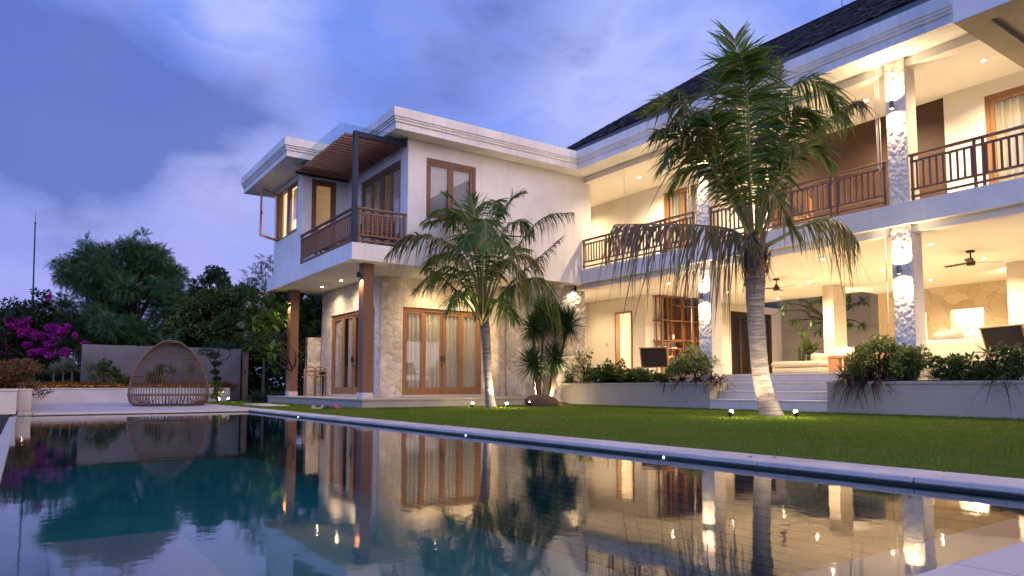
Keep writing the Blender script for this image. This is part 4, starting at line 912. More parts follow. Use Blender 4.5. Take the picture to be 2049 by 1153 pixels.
# slatted garden chairs on the balcony
def slat_chair(loc, rz, label, wd=0.95, mat=RAILW):
    r_ = empty('slatted_bench', loc, R(rz), label, 'bench')
    for sx in (-1, 1):
        for sy in (-1, 1):
            hgt = 0.85 if sy < 0 else 0.58
            MB().box(sx * wd / 2 - 0.025, sx * wd / 2 + 0.025, sy * 0.3 - 0.025, sy * 0.3 + 0.025, 0, hgt).build('leg', mat, r_, local=True)
    mb = MB()
    for k in range(7): mb.box(-wd / 2 + 0.03, wd / 2 - 0.03, -0.27 + k * 0.083, -0.205 + k * 0.083, 0.40, 0.425)
    mb.build('seat', mat, r_, local=True)
    mb = MB()
    for k in range(6): mb.box(-wd / 2 + 0.025, wd / 2 - 0.025, -0.33, -0.305, 0.46 + k * 0.065, 0.505 + k * 0.065)
    mb.build('backrest', mat, r_, local=True)
    for sx in (-1, 1):
        mb = MB()
        for k in range(4): mb.box(sx * (wd / 2 + 0.012) - 0.012, sx * (wd / 2 + 0.012) + 0.012, -0.27, 0.27, 0.38 + k * 0.055, 0.415 + k * 0.055)
        mb.box(sx * wd / 2 - 0.035, sx * wd / 2 + 0.035, -0.3, 0.34, 0.58, 0.605); mb.build('armrest', mat, r_, local=True)
    return r_
slat_chair((7.43, 17.1, 4.13), 6, 'brown slatted wooden bench on the corner balcony, its back to the railing', 0.92)
slat_chair((7.2, 19.3, 4.13), 90, 'second slatted wooden seat deeper in the corner balcony', 0.7)
slat_chair((14.75, 9.5, 4.13), 20, 'light wooden seat behind the upper railing, right of the palm crown', 0.6, FURNW)

# woven lounge chair
def lounge(loc, rz, label, w_=0.72):
    r_ = empty('lounge_chair', loc, R(rz), label, 'armchair', 'dark woven lounge chairs with light wood frames')
    for sx in (-1, 1):
        x = sx * w_ / 2
        MB().tube([(x, 0.36, 0), (x, 0.33, 0.56)], [0.020, 0.026], 8).build('leg', FURNW, r_, local=True)
        MB().tube([(x, -0.36, 0), (x, -0.28, 0.30), (x, -0.46, 0.84)], [0.020, 0.026, 0.020], 8).build('leg', FURNW, r_, local=True)
        MB().tube([(x, -0.33, 0.50), (x, -0.1, 0.575), (x, 0.2, 0.60), (x, 0.40, 0.585)], [0.024, 0.03, 0.034, 0.026], 8).build('armrest', FURNW, r_, smooth=True, local=True)
    MB().tube([(-w_ / 2, 0.34, 0.34), (w_ / 2, 0.34, 0.34)], 0.02, 8).tube([(-w_ / 2, -0.29, 0.27), (w_ / 2, -0.29, 0.27)], 0.02, 8).tube([(-w_ / 2 - 0.03, -0.46, 0.84), (w_ / 2 + 0.03, -0.46, 0.84)], 0.02, 8).build('stretcher', FURNW, r_, local=True)
    mb = MB(); a = Vector((0, 0.33, 0.36)); b_ = Vector((0, -0.28, 0.29)); c = Vector((0, -0.45, 0.83)); hw = w_ / 2 - 0.03
    for p, q in ((a, b_),):
        mb.poly([(-hw, p.y, p.z), (hw, p.y, p.z), (hw, q.y, q.z), (-hw, q.y, q.z)]); mb.poly([(-hw, p.y, p.z - 0.03), (-hw, q.y, q.z - 0.03), (hw, q.y, q.z - 0.03), (hw, p.y, p.z - 0.03)])
    mb.build('seat', WOVEN, r_, local=True)
    mb = MB(); o_ = Vector((0, -0.035, -0.01)); P = [(-hw, b_.y, b_.z), (hw, b_.y, b_.z), (hw, c.y, c.z), (-hw, c.y, c.z)]; Q = [(x, y + o_.y, z + o_.z) for x, y, z in P]
    mb.poly(P); mb.poly(Q[::-1])
    for k in range(4): mb.quad(P[k], P[(k + 1) % 4], Q[(k + 1) % 4], Q[k])
    mb.build('backrest', WOVEN, r_, local=True); return r_
lounge((15.6, 14.75, 0.86), -62, 'dark woven armchair in front of the bookcase, half behind the flowering bush', 0.80)
lounge((15.75, 5.45, 0.86), -110, 'dark woven armchair at the right edge, light wood arm towards the viewer', 0.85)

# upholstery
def softbox(x0, x1, y0, y1, z0, z1, bev, name, mat, parent, puff=0.0, local=True):
    mb = MB().box(x0, x1, y0, y1, z0, z1, bev); o = mb.build(name, mat, parent, smooth=False, local=local)
    md = o.modifiers.new('round', 'BEVEL'); md.width = bev * 0.7; md.segments = 3; md.limit_method = 'NONE'
    return o
def pillow(loc, rot, size, name_label, mat=CUSH, parent=None, fringe=False):
    mb = MB(); n = 12; V = np.zeros((2, n + 1, n + 1, 3))
    for s in (0, 1):
        for i in range(n + 1):
            for j in range(n + 1):
                u, v = i / n * 2 - 1, j / n * 2 - 1; th = (max(0, 1 - u ** 4) * max(0, 1 - v ** 4)) ** 0.5
                V[s, i, j] = (u * size[0] / 2 * (1 - 0.06 * v * v), v * size[1] / 2 * (1 - 0.06 * u * u), (1 if s else -1) * size[2] / 2 * th)
    idx = np.arange(2 * (n + 1) ** 2).reshape(2, n + 1, n + 1); F = []
    for s in (0, 1): F.append(np.stack([idx[s, :-1, :-1], idx[s, 1:, :-1], idx[s, 1:, 1:], idx[s, :-1, 1:]], -1).reshape(-1, 4))
    o = npmesh('cushion', V.reshape(-1, 3), np.concatenate(F), mat, None, True); o.location = loc; o.rotation_euler = [R(a) for a in rot]
    if fringe:
        mbf = MB(); rg = random.Random(2)
        for k in range(160):
            e = rg.random() * 4; q = (e % 1) * 2 - 1; p = [(q, -1), (1, q), (-q, 1), (-1, -q)][int(e)]; p0 = Vector((p[0] * size[0] / 2 * 0.96, p[1] * size[1] / 2 * 0.96, 0))
            dv = Vector((p[0] + rg.uniform(-.5, .5), p[1] + rg.uniform(-.5, .5), rg.uniform(-.6, .6))).normalized() * rg.uniform(0.04, 0.075)
            mbf.poly([p0 + Vector((0, 0, .006)), p0 - Vector((0, 0, .006)), p0 + dv])
        mbf.build('fringe', mat, o, local=True)
    return tag(o, name_label, 'cushion')
ot = empty('ottoman', (17.6, 11.0, 0.86), 0, 'long beige upholstered ottoman at the top of the steps', 'ottoman')
softbox(-0.75, 0.75, -0.72, 0.72, 0.05, 0.20, 0.03, 'base', SOFA, ot); softbox(-0.77, 0.77, -0.74, 0.74, 0.21, 0.37, 0.05, 'top_cushion', SOFA, ot)
for sx in (-1, 1):
    for sy in (-1, 1): MB().box(sx * 0.6 - 0.03, sx * 0.6 + 0.03, sy * 0.6 - 0.03, sy * 0.6 + 0.03, 0, 0.055).build('leg', FURNW, ot, local=True)
sf = empty('sofa', (19.3, 10.45, 0.86), 0, 'beige sofa by the inner pillar with a fringed white cushion on it', 'sofa')
softbox(-0.5, 0.5, -1.3, 1.1, 0.05, 0.42, 0.05, 'seat', SOFA, sf); softbox(0.5, 0.78, -1.3, 1.1, 0.05, 0.80, 0.06, 'backrest', SOFA, sf); softbox(-0.5, 0.5, 1.11, 1.34, 0.05, 0.66, 0.06, 'armrest', SOFA, sf); softbox(-0.5, 0.5, -1.54, -1.31, 0.05, 0.66, 0.06, 'armrest', SOFA, sf)
pillow((19.15, 10.95, 1.48), (70, 0, -70), (0.55, 0.42, 0.2), 'fringed white cushion leaning on the sofa near the pillar', CUSH, fringe=True)
s2 = empty('sofa', (17.9, 7.35, 0.86), 0, 'large beige sofa seen from behind, before the niche wall', 'sofa')
softbox(-1.1, -0.85, -1.2, 0.62, 0.05, 0.74, 0.05, 'backrest', SOFA, s2); softbox(-0.84, 0.9, 0.38, 0.62, 0.05, 0.72, 0.05, 'armrest', SOFA, s2); softbox(-0.84, 0.9, -1.2, 0.37, 0.05, 0.42, 0.05, 'seat', SOFA, s2)
pillow((17.25, 7.35, 1.60), (62, 8, 95), (0.6, 0.5, 0.2), 'grey beige cushion showing over the big sofa back, left one', SOFA)
pillow((17.25, 6.75, 1.56), (66, -6, 88), (0.6, 0.5, 0.2), 'pale cushion showing over the middle of the big sofa back', CUSH)
pillow((17.25, 6.40, 1.55), (60, 4, 92), (0.5, 0.45, 0.18), 'grey beige cushion showing over the big sofa back, right one', SOFA)
ct = empty('coffee_table', (17.0, 9.35, 0.86), 0, 'thick light wood coffee table right of the ottoman', 'table')
MB().box(-0.45, 0.45, -0.75, 0.55, 0.40, 0.47, 0.01).build('tabletop', FURNW, ct, local=True)
for (x, y) in ((-0.35, 0.4), (-0.35, -0.6), (0.35, 0.4), (0.35, -0.6)): MB().box(x - 0.09, x + 0.09, y - 0.14, y + 0.14, 0, 0.40, 0.01).build('leg', FURNW, ct, local=True)
tag(MB().box(16.9, 17.15, 9.1, 9.42, 1.3305, 1.35, 0.003).build('tray', BLACKM), 'flat dark tray on the coffee table', 'tray')
# driftwood sculpture by the courtyard
mb = MB(); pts = [(0, 0), (0.9, 0), (0.95, 0.35), (0.72, 0.42), (0.66, 0.72), (0.55, 0.45), (0.3, 0.5), (0.1, 0.85), (0.0, 1.0)]
a = [(21.9, 11.25 - p[0], 0.86 + p[1] * 0.95 + 0.35) for p in pts]; b_ = [(22.05, 11.25 - p[0], 0.86 + p[1] * 0.95 + 0.35) for p in pts]
mb.poly(a); mb.poly(b_[::-1])
for k in range(len(a)): mb.quad(a[k], a[(k + 1) % len(a)], b_[(k + 1) % len(a)], b_[k])
dr = mb.build('root_sculpture', POSTW); tag(dr, 'jagged brown driftwood sculpture right of the inner pillar', 'sculpture')
MB().box(21.85, 22.1, 10.3, 11.3, 0.86, 1.2, 0.01).build('base', FURNW, dr)

# bookcase
bc = empty('bookcase', (17.2, 16.2, 0.86), 0, 'tall open teak bookcase against the porch wall', 'bookcase')
def bb(x0, x1, y0, y1, z0, z1): return (x0 - 17.2, x1 - 17.2, y0 - 16.2, y1 - 16.2, z0, z1)
mb = MB()
for x in (17.25, 17.52): mb.tube([(x - 17.2, -0.12, 0), (x - 17.2, -0.12, 2.70)], 0.026, 8); mb.tube([(x - 17.2, 0.14, 0), (x - 17.2, 0.14, 2.70)], 0.026, 8)
for x in (19.85, 20.15): mb.tube([(x - 17.2, -0.12, 0), (x - 17.2, -0.12, 2.70)], 0.024, 8)
mb.build('upright', TEAK, bc, local=True)
for (x0, x1, z) in ((17.12, 18.1, 1.88), (17.12, 18.1, 1.20), (17.12, 18.1, 0.94), (19.10, 20.2, 1.59), (19.10, 20.2, 0.65), (17.12, 20.2, 2.69)):
    MB().box(*bb(x0, x1, 16.02, 16.38, z, z + 0.03)).build('shelf', TEAK, bc, local=True)
for (x0, x1, z0, z1) in ((17.66, 18.18, 1.25, 2.68), (18.20, 18.72, 0.05, 2.68), (18.74, 19.08, 0.98, 2.68), (17.66, 18.18, 0.05, 0.92), (19.5, 19.84, 0.05, 2.68)):
    m2 = MB(); m2.box(*bb(x0, x1, 16.34, 16.37, z0, z1)); m2.box(*bb(x0, x0 + 0.025, 16.04, 16.338, z0, z1)); m2.box(*bb(x1 - 0.025, x1, 16.04, 16.338, z0, z1)); m2.box(*bb(x0 + 0.026, x1 - 0.026, 16.04, 16.338, z0, z0 + 0.025))
    for zz in (0.55, 1.24, 1.9, 2.42):
        if z0 + 0.2 < zz < z1 - 0.1: m2.box(*bb(x0 + 0.026, x1 - 0.026, 16.05, 16.338, zz, zz + 0.025))
    m2.build('cabinet_box', m_wood("bookcase_panel", (0.19, 0.08, 0.03), (0.30, 0.14, 0.055), 2, 0.45) if "bookcase_panel" not in bpy.data.materials else bpy.data.materials["bookcase_panel"], bc, local=True)
PAPER = m_plain("paper", (0.70, 0.68, 0.64), 0.8)
pfm = empty('picture_frame', (17.78, 16.12, 2.095), 0, 'small white framed card on the middle bookcase shelf', 'picture frame')
MB().box(-0.13, 0.13, 0.0, 0.015, 0.0, 0.20, 0, Matrix.Rotation(R(-8), 4, 'X')).build('frame', PAPER, pfm, local=True); MB().box(-0.06, 0.06, -0.004, -0.001, 0.06, 0.15, 0, Matrix.Rotation(R(-8), 4, 'X')).build('card', m_plain("grey_print", (0.4, 0.42, 0.42), 0.8), pfm, local=True)
bs = MB(); bs.box(17.72, 17.98, 16.1, 16.3, 1.832, 1.86); tag(bs.build('book', PAPER), 'thin white book lying on the lower bookcase shelf, under another', 'book')
tag(MB().box(17.74, 17.95, 16.12, 16.28, 1.8605, 1.885).build('book', m_plain("beige_book", (0.5, 0.42, 0.32), 0.8)), 'smaller beige book on top of the white book', 'book')
tag(MB().lathe([(0, 0), (0.035, 0), (0.038, 0.08), (0.03, 0.12), (0.012, 0.15), (0.012, 0.20), (0.018, 0.205), (0, 0.21)], (17.9, 16.2, 1.437), 14).build('bottle', m_plain("amber_bottle", (0.30, 0.07, 0.03), 0.2)), 'small amber bottle in a lower bookcase cell', 'bottle')
tag(MB().lathe([(0, 0), (0.03, 0), (0.045, 0.05), (0.02, 0.12), (0.025, 0.16), (0, 0.16)], (18.98, 16.15, 2.131), 14).build('figurine', ROCK), 'little brown figurine at the right of the middle shelf', 'ornament')
sb = empty('side_table', (17.75, 17.35, 0.86), 0, 'small wooden cabinet seen through the bright doorway', 'cabinet')
MB().box(-0.25, 0.25, -0.3, 0.3, 0.08, 0.50, 0.01).build('cabinet_body', TEAK, sb, local=True); MB().box(-0.28, 0.28, -0.33, 0.33, 0.503, 0.53, 0.005).build('tabletop', TEAK, sb, local=True)
for sx in (-1, 1): MB().box(sx * 0.2 - 0.02, sx * 0.2 + 0.02, -0.25, 0.25, 0, 0.078).build('leg', TEAK, sb, local=True)
tag(MB().box(16.745, 16.798, 18.25, 18.33, 1.98, 2.10, 0.003).build('light_switch', CREAM), 'pale light switch on the wall left of the bright doorway', 'switch')

# rock
bpy.ops.mesh.primitive_ico_sphere_add(subdivisions=4, radius=1, location=(0, 0, 0)); rk = bpy.context.object; rk.name = 'rock'
for v in rk.data.vertices:
    n_ = noise.noise(v.co * 1.2 + Vector((3, 1, 2))) * 0.16 + noise.noise(v.co * 4) * 0.03; v.co = v.co * (1 + n_); v.co.x *= 0.46; v.co.y *= 0.36; v.co.z = max(-0.2, v.co.z * 0.25)
rk.data.polygons.foreach_set('use_smooth', [True] * len(rk.data.polygons)); rk.data.materials.append(ROCK); rk.location = (12.02, 15.82, 0.10); rk.rotation_euler.z = R(-35)
tag(rk, 'big rounded brown rock in the grass before the spiky plants', 'rock')
o = rk.copy(); o.data = rk.data.copy(); col.objects.link(o); o.scale = (0.45, 0.4, 0.35); o.location = (13.15, 16.4, 0.03); tag(o, 'small flat brown rock right of the garden spotlight', 'rock')
# sandals left on the grass
SAND = m_plain("beige_sandal", (0.45, 0.34, 0.26), 0.7); DARKS = m_plain("dark_sandal", (0.03, 0.025, 0.025), 0.7); PINK = m_plain("pink_sandal", (0.55, 0.06, 0.20), 0.6)
def sandal(loc, rz, label, ms, mu):
    r_ = empty('sandal', loc, R(rz), label, 'shoe', 'sandals left on the lawn')
    mb = MB(); P = [(0.045 * math.cos(a) * (1.15 if math.sin(a) > 0 else 0.85), 0.125 * math.sin(a)) for a in [2 * math.pi * j / 20 for j in range(20)]]
    mb.poly([(x, y, 0.025) for x, y in P]); mb.poly([(x, y, 0.0) for x, y in P][::-1])
    for j in range(20): mb.quad((*P[j], 0), (*P[(j + 1) % 20], 0), (*P[(j + 1) % 20], 0.025), (*P[j], 0.025))
    mb.build('sole', ms, r_, local=True)
    mb = MB()
    for yy in (0.03, 0.07):
        pr = [(0.052 * math.cos(a), yy + 0.01 * math.sin(a), 0.022 + 0.055 * math.sin(a)) for a in [math.pi * j / 8 for j in range(9)]]
        for j in range(8):
            a, b_ = pr[j], pr[j + 1]; mb.quad(a, b_, (b_[0], b_[1] + 0.028, b_[2]), (a[0], a[1] + 0.028, a[2]))
    mb.build('strap', mu, r_, local=True)
sandal((5.72, 16.35, 0.03), 60, 'beige sandal lying leftmost on the grass by the terrace', SAND, SAND)
sandal((5.92, 16.3, 0.03), 35, 'beige topped dark sandal in the middle of the three on the grass', DARKS, SAND)
sandal((6.02, 16.22, 0.03), 80, 'dark sandal beside the beige topped one', DARKS, DARKS)
sandal((6.3, 16.5, 0.03), 100, 'bright pink sandal on the grass', PINK, PINK)
for k, (x, y, lb) in enumerate(((4.78, 3.32, 'dry curled leaf on the pool coping, nearest the lawn'), (4.66, 3.45, 'tiny dry leaf at the edge of the pool coping'), (4.80, 7.9, 'dry leaf on the pool coping further along'), (6.6, 4.3, 'single dry leaf on the lawn near the pool'))):
    V = [(-0.03, 0, 0.004), (0, -0.012, 0.0), (0.03, 0.002, 0.008), (0.004, 0.016, 0.004)]; lf = MB().poly([(p[0] + x, p[1] + y, p[2] + (0.004 if x < 4.9 else 0.03)) for p in V]).build('fallen_leaf', m_plain('dry_leaf', (0.12, 0.06, 0.025), 0.8) if k == 0 else bpy.data.materials['dry_leaf']); tag(lf, lb, 'leaf', 'fallen leaves')
# distant mast
ms_ = empty('mast', (0.15, 40, 0), 0, 'thin grey lightning mast rising over the bougainvillea', 'mast')
MB().tube([(0, 0, 0), (0, 0, 4.85)], 0.055, 8).build('lower_pole', STEEL, ms_, local=True); MB().tube([(0, 0, 4.85), (-0.06, 0, 8.35)], [0.035, 0.028], 8).build('upper_pole', STEEL, ms_, local=True)
MB().tube([(-0.06, 0, 8.35), (-0.07, 0, 8.95)], [0.02, 0.003], 6).tube([(-0.06, 0, 8.3), (-0.06, 0, 8.37)], 0.045, 8).build('spike', STEEL, ms_, local=True)
# ================================================================ PLANTS
rng = np.random.default_rng(11)
PALMG = m_leaf("palm_leaf_green", (0.060, 0.135, 0.016), (0.15, 0.24, 0.032), 0.45, 0.38, (0.22, 0.15, 0.06), 0.06, 0.5)
PALMM = m_leaf("palm_leaf_olive", (0.085, 0.12, 0.022), (0.19, 0.18, 0.045), 0.42, 0.45, (0.24, 0.17, 0.08), 0.22, 0.4)
PALMD = m_leaf("palm_leaf_dry", (0.13, 0.10, 0.065), (0.25, 0.20, 0.13), 0.25, 0.7, (0.10, 0.11, 0.04), 0.25, 0.2)
RACH = m_plain("palm_rachis", (0.20, 0.20, 0.07), 0.5); RACHD = m_plain("dry_rachis", (0.17, 0.13, 0.08), 0.7)
BARK = m_plain("brown_bark", (0.10, 0.075, 0.055), 0.9, 0, 0.2, 0.4, 12); BARKD = m_plain("dark_bark", (0.035, 0.03, 0.024), 0.9, 0, 0.2, 0.4, 12)
FIBRE = m_plain("palm_fibre", (0.14, 0.095, 0.06), 0.9, 0, 0.2, 0.5, 14)
m, t, out = newmat("palm_trunk_bark"); p = objc(t)
mp = t.add('ShaderNodeMapping', i_0=p); mp.inputs['Scale'].default_value = (1.1, 1.1, 10)
n_ = t.noise(mp.outputs[0], 2.2, 5, 0.65, 0.8); n2_ = t.noise(p, 14, 5, 0.7)
cc = t.mix(t.ramp(n_, [(0.36, (0, 0, 0)), (0.56, (1, 1, 1))]), (0.075, 0.065, 0.060), (0.21, 0.195, 0.185)); cc = t.mix(t.math('MULTIPLY', n2_, 0.5), cc, (0.10, 0.085, 0.075))
b = P3(t, Base_Color=cc, Roughness=0.9, Normal=bump(t, t.math('ADD', n_, t.math('MULTIPLY', n2_, 0.5)), 0.9, 0.02)); t.l.new(b.outputs[0], out.inputs[0]); PTRUNK = m

def nrmz(a): return a / np.maximum(np.linalg.norm(a, axis=-1, keepdims=True), 1e-9)
def spline(pts, n):
    P = np.array([tuple(p) for p in pts], float); P = np.vstack([2 * P[0] - P[1], P, 2 * P[-1] - P[-2]]); m_ = len(pts) - 1; o = []
    for k in range(n):
        u = k / (n - 1) * m_; i = min(int(u), m_ - 1); f = u - i; a, b_, c, d = P[i:i + 4]
        o.append(0.5 * ((2 * b_) + (c - a) * f + (2 * a - 5 * b_ + 4 * c - d) * f * f + (3 * b_ - a - 3 * c + d) * f ** 3))
    return np.array(o)
def strips(base, dirv, wv, L, W, seg, grav, curl=None, taper=1.6, grow=0.25):
    """many narrow leaves at once: returns verts, quads"""
    N = len(base); s = np.linspace(0, 1, seg + 1)
    C = base[:, None] + dirv[:, None] * (s[None, :, None] * L[:, None, None])
    C = C + np.array([0, 0, -1.0]) * (grav[:, None] * L[:, None] * s[None, :] ** 2)[..., None]
    if curl is not None: C = C + curl[:, None] * ((s[None, :] ** 2) * L[:, None])[..., None]
    prof = np.clip(np.minimum(grow + s * 4, (1 - s) ** (1 / taper) * 1.02 + 0.02), 0, 1)
    off = wv[:, None] * (W[:, None] * prof[None, :])[..., None]
    V = np.stack([C - off, C + off], 2).reshape(-1, 3)
    i = np.arange(seg)[None, :] * 2 + np.arange(N)[:, None] * 2 * (seg + 1)
    F = np.stack([i, i + 1, i + 3, i + 2], -1).reshape(-1, 4); return V, F

def frond(parent, pts, L=0.75, n=62, mat=PALMG, hang=0.35, side=None, fwd=(0.35, 1.0), t0=0.2, W=0.017, rr=0.03, messy=0.1, bothsides=True, lift=0.15, seed=0, rmat=None, tiplen=0.35):
    n = int(n * 1.55); W = W * 1.45; rg = np.random.default_rng(seed + 100); C = spline(pts, n); T = nrmz(np.gradient(C, axis=0))
    Z = np.array([0, 0, 1.0])
    if side is None: S0 = nrmz(np.cross(T, Z) + 1e-6)
    else: S0 = nrmz(np.array(tuple(side))[None] - T * (T @ np.array(tuple(side)))[:, None])
    for k in range(1, n):
        if S0[k] @ S0[k - 1] < 0: S0[k] *= -1
    U = np.cross(S0, T); U *= np.sign(U[:, 2:3] + 1e-9) if side is None else 1
    k0 = int(t0 * n); bs, ds, ws, Ls, gs, cu = [], [], [], [], [], []
    for k in range(k0, n):
        tt = (k - k0) / (n - 1 - k0); ll = L * (0.45 + 0.55 * math.sin(math.pi * min(1, tt * 1.35 + 0.12) * 0.75) ) * (1 - (1 - tiplen) * max(0, tt - 0.55) / 0.45)
        for s_ in (-1, 1):
            if rg.random() < 0.05: continue
            wv_ = math.sin(k * 0.23 + seed * 1.7 + s_) * 0.5 + math.sin(k * 0.61 + seed) * 0.5
            f_ = fwd[0] + (fwd[1] - fwd[0]) * tt + 0.22 * wv_
            d = S0[k] * s_ + T[k] * f_ + U[k] * lift + rg.normal(0, messy, 3); d /= np.linalg.norm(d)
            w_ = T[k] - d * (T[k] @ d) + rg.normal(0, 0.15 + messy, 3); w_ /= np.linalg.norm(w_)
            bs.append(C[k] + T[k] * rg.uniform(-0.01, 0.01)); ds.append(d); ws.append(w_); Ls.append(ll * rg.uniform(0.72, 1.1)); gs.append((hang + 0.06) * rg.uniform(0.5, 1.5) * (1 + 0.35 * wv_)); cu.append(rg.normal(0, messy * 0.9, 3))
    V, F = strips(np.array(bs), np.array(ds), np.array(ws), np.array(Ls), np.full(len(bs), W) * rg.uniform(0.7, 1.2, len(bs)), 5, np.array(gs), np.array(cu))
    o = npmesh('frond', V, F, mat, parent)
    mb = MB(); q = C[::4]; mb.tube([tuple(x) for x in q], list(np.linspace(rr, 0.005, len(q))), 6); mb.build('rachis', rmat or (RACHD if mat is PALMD else RACH), parent if False else o, smooth=True)
    return o

def ring_trunk(parent, pts, rads, n=90, sides=20, seed=1):
    C = spline(pts, n); r = np.interp(np.linspace(0, 1, n), np.linspace(0, 1, len(rads)), rads); rg = random.Random(seed)
    mb = MB(); sub = []; rr = []
    for k in range(n):
        sub.append(tuple(C[k])); rr.append(float(r[k]) * (1 + 0.05 * noise.noise(Vector((k * 0.9, seed, 0))) + 0.04 * noise.noise(Vector((k * 0.31, seed, 5)))))
    mb.tube(sub, rr, sides); o = mb.build('trunk', PTRUNK, parent); return o

RV = Vector(_r)
# ---------------- big coconut palm
BD = 12.42
K = lambda x, y, d=0.0: atd(x, y, BD + d)
base = atd(1541, 838, BD); bp = empty('coconut_palm', (base.x, base.y, 0), 0, 'big coconut palm with the pale curved trunk on the lawn, tallest plant in view', 'palm tree')
ring_trunk(bp, [K(1547, 843), K(1535, 803), K(1524, 760), K(1517, 700), K(1512, 620), K(1511, 560), K(1512, 490)], [0.225, 0.165, 0.150, 0.143, 0.150, 0.175, 0.13], 130)
mb = MB(); rg = random.Random(4)
for k in range(34):      # old leaf bases and fibre wrapped round the crown shaft
    a = rg.uniform(0, 6.28); z0 = rg.uniform(0, 0.55); c = Vector(K(1511, 560)) + Vector((math.cos(a) * 0.19, math.sin(a) * 0.19, z0)); d = Vector((math.cos(a) * rg.uniform(0.02, 0.16), math.sin(a) * rg.uniform(0.02, 0.16), rg.uniform(0.1, 0.42))); w_ = Vector((-math.sin(a), math.cos(a), 0)) * rg.uniform(0.03, 0.09)
    mb.quad(c - w_, c + w_, c + d + w_ * 0.3, c + d - w_ * 0.3)
for k in range(46):      # hanging dead fibre
    a = rg.uniform(0, 6.28); c = Vector(K(1511, 530)) + Vector((math.cos(a) * 0.2, math.sin(a) * 0.2, rg.uniform(-0.1, 0.35))); d = Vector((math.cos(a) * rg.uniform(0.02, 0.2), math.sin(a) * rg.uniform(0.02, 0.2), -rg.uniform(0.15, 0.6))); w_ = Vector((-math.sin(a), math.cos(a), 0)) * rg.uniform(0.006, 0.02)
    mb.quad(c - w_, c + w_, c + d + w_ * 0.4, c + d - w_ * 0.4)
mb.build('leaf_bases', FIBRE, bp)
F_ = lambda *a, **k: frond(bp, *a, **k)
F_([K(1506, 480), K(1497, 350, 0.3), K(1483, 170, 0.6), K(1470, 80, 0.85)], L=1.0, side=RV, hang=0.05, fwd=(0.75, 1.7), t0=0.30, tiplen=0.8, lift=0.0, seed=1, n=70)
F_([K(1507, 480, -0.1), K(1500, 360, -0.5), K(1497, 240, -0.75), K(1491, 160, -0.95), K(1482, 108, -1.35)], L=0.95, side=RV, hang=0.34, fwd=(0.15, 0.55), messy=0.18, tiplen=0.75, t0=0.16, lift=0.0, seed=2, n=88, mat=PALMG, W=0.020)
F_([K(1505, 480, 0.1), K(1455, 340, 0.6), K(1400, 240, 1.0), K(1345, 205, 1.3), K(1285, 225, 1.5)], L=0.85, hang=0.30, seed=3, n=66, t0=0.35)
F_([K(1502, 480, -0.1), K(1450, 350, -0.3), K(1405, 270, -0.5), K(1370, 205, -0.6), K(1352, 182, -0.6)], L=0.75, hang=1.0, seed=4, mat=PALMM, messy=0.3, n=60, t0=0.42, rr=0.045, lift=-0.1)
F_([K(1500, 470, -0.2), K(1445, 370, -0.5), K(1400, 300, -0.7), K(1350, 262, -0.8), K(1318, 262, -0.85)], L=0.85, hang=0.5, seed=5, mat=PALMM, messy=0.2, n=60)
F_([K(1506, 470, -0.1), K(1462, 380, -0.35), K(1415, 310, -0.5), K(1365, 290, -0.6), K(1330, 330, -0.7)], L=0.85, hang=0.4, seed=6, n=64)
F_([K(1504, 470, 0.1), K(1470, 400, 0.5), K(1425, 350, 0.8), K(1372, 340, 1.0), K(1340, 385, 1.1)], L=0.80, hang=0.5, seed=7, n=60)
F_([K(1515, 470, 0.1), K(1535, 320, 0.2), K(1566, 205, 0.3), K(1612, 160, 0.3), K(1665, 190, 0.25), K(1693, 245, 0.2)], L=0.78, hang=0.65, seed=8, n=72, t0=0.36, mat=PALMG)
F_([K(1517, 480, -0.1), K(1560, 400, -0.1), K(1605, 300, -0.1), K(1660, 238, -0.15), K(1712, 204, -0.2)], L=0.52, hang=0.8, seed=9, n=66, mat=PALMM, t0=0.3, messy=0.16, W=0.014)
F_([K(1700, 212, -0.2), K(1712, 204, -0.2), K(1722, 205, -0.2), K(1728, 212, -0.2)], L=0.30, hang=1.2, seed=91, n=26, mat=PALMD, t0=0.0, messy=0.5, rr=0.008, W=0.008)
F_([K(1516, 480, -0.3), K(1545, 390, -0.6), K(1590, 320, -0.8), K(1625, 300, -0.9), K(1655, 320, -1.0)], L=0.85, hang=0.4, seed=10, n=66, W=0.018)
F_([K(1514, 480, 0.3), K(1535, 380, 0.6), K(1570, 290, 0.9), K(1610, 250, 1.1), K(1645, 270, 1.2)], L=0.9, hang=0.35, seed=11, n=62)
F_([K(1518, 500, 0.1), K(1560, 478, 0.1), K(1600, 456, 0.0), K(1648, 438, -0.1), K(1690, 450, -0.2), K(1716, 482, -0.3)], L=0.55, hang=1.7, seed=12, n=56, mat=PALMM, t0=0.42, messy=0.2, rr=0.05, lift=-0.2, W=0.013)
F_([K(1500, 490, 0.0), K(1465, 462, 0.0), K(1400, 452, 0.0), K(1310, 449, -0.1), K(1232, 449, -0.2)], L=0.66, hang=2.2, seed=13, n=60, mat=PALMD, t0=0.16, messy=0.16, rr=0.04, lift=-0.5, W=0.014, tiplen=0.75)
F_([K(1510, 500, -0.3), K(1522, 420, -0.6), K(1540, 385, -0.8), K(1566, 425, -1.0), K(1600, 470, -1.1)], L=0.50, hang=0.9, seed=14, n=54, mat=PALMM, messy=0.2, t0=0.3)
F_([K(1512, 480, 0.4), K(1520, 330, 0.9), K(1545, 200, 1.3), K(1560, 120, 1.5)], L=0.50, side=RV, hang=0.2, fwd=(0.9, 1.8), seed=15, n=50, mat=PALMM, t0=0.45)
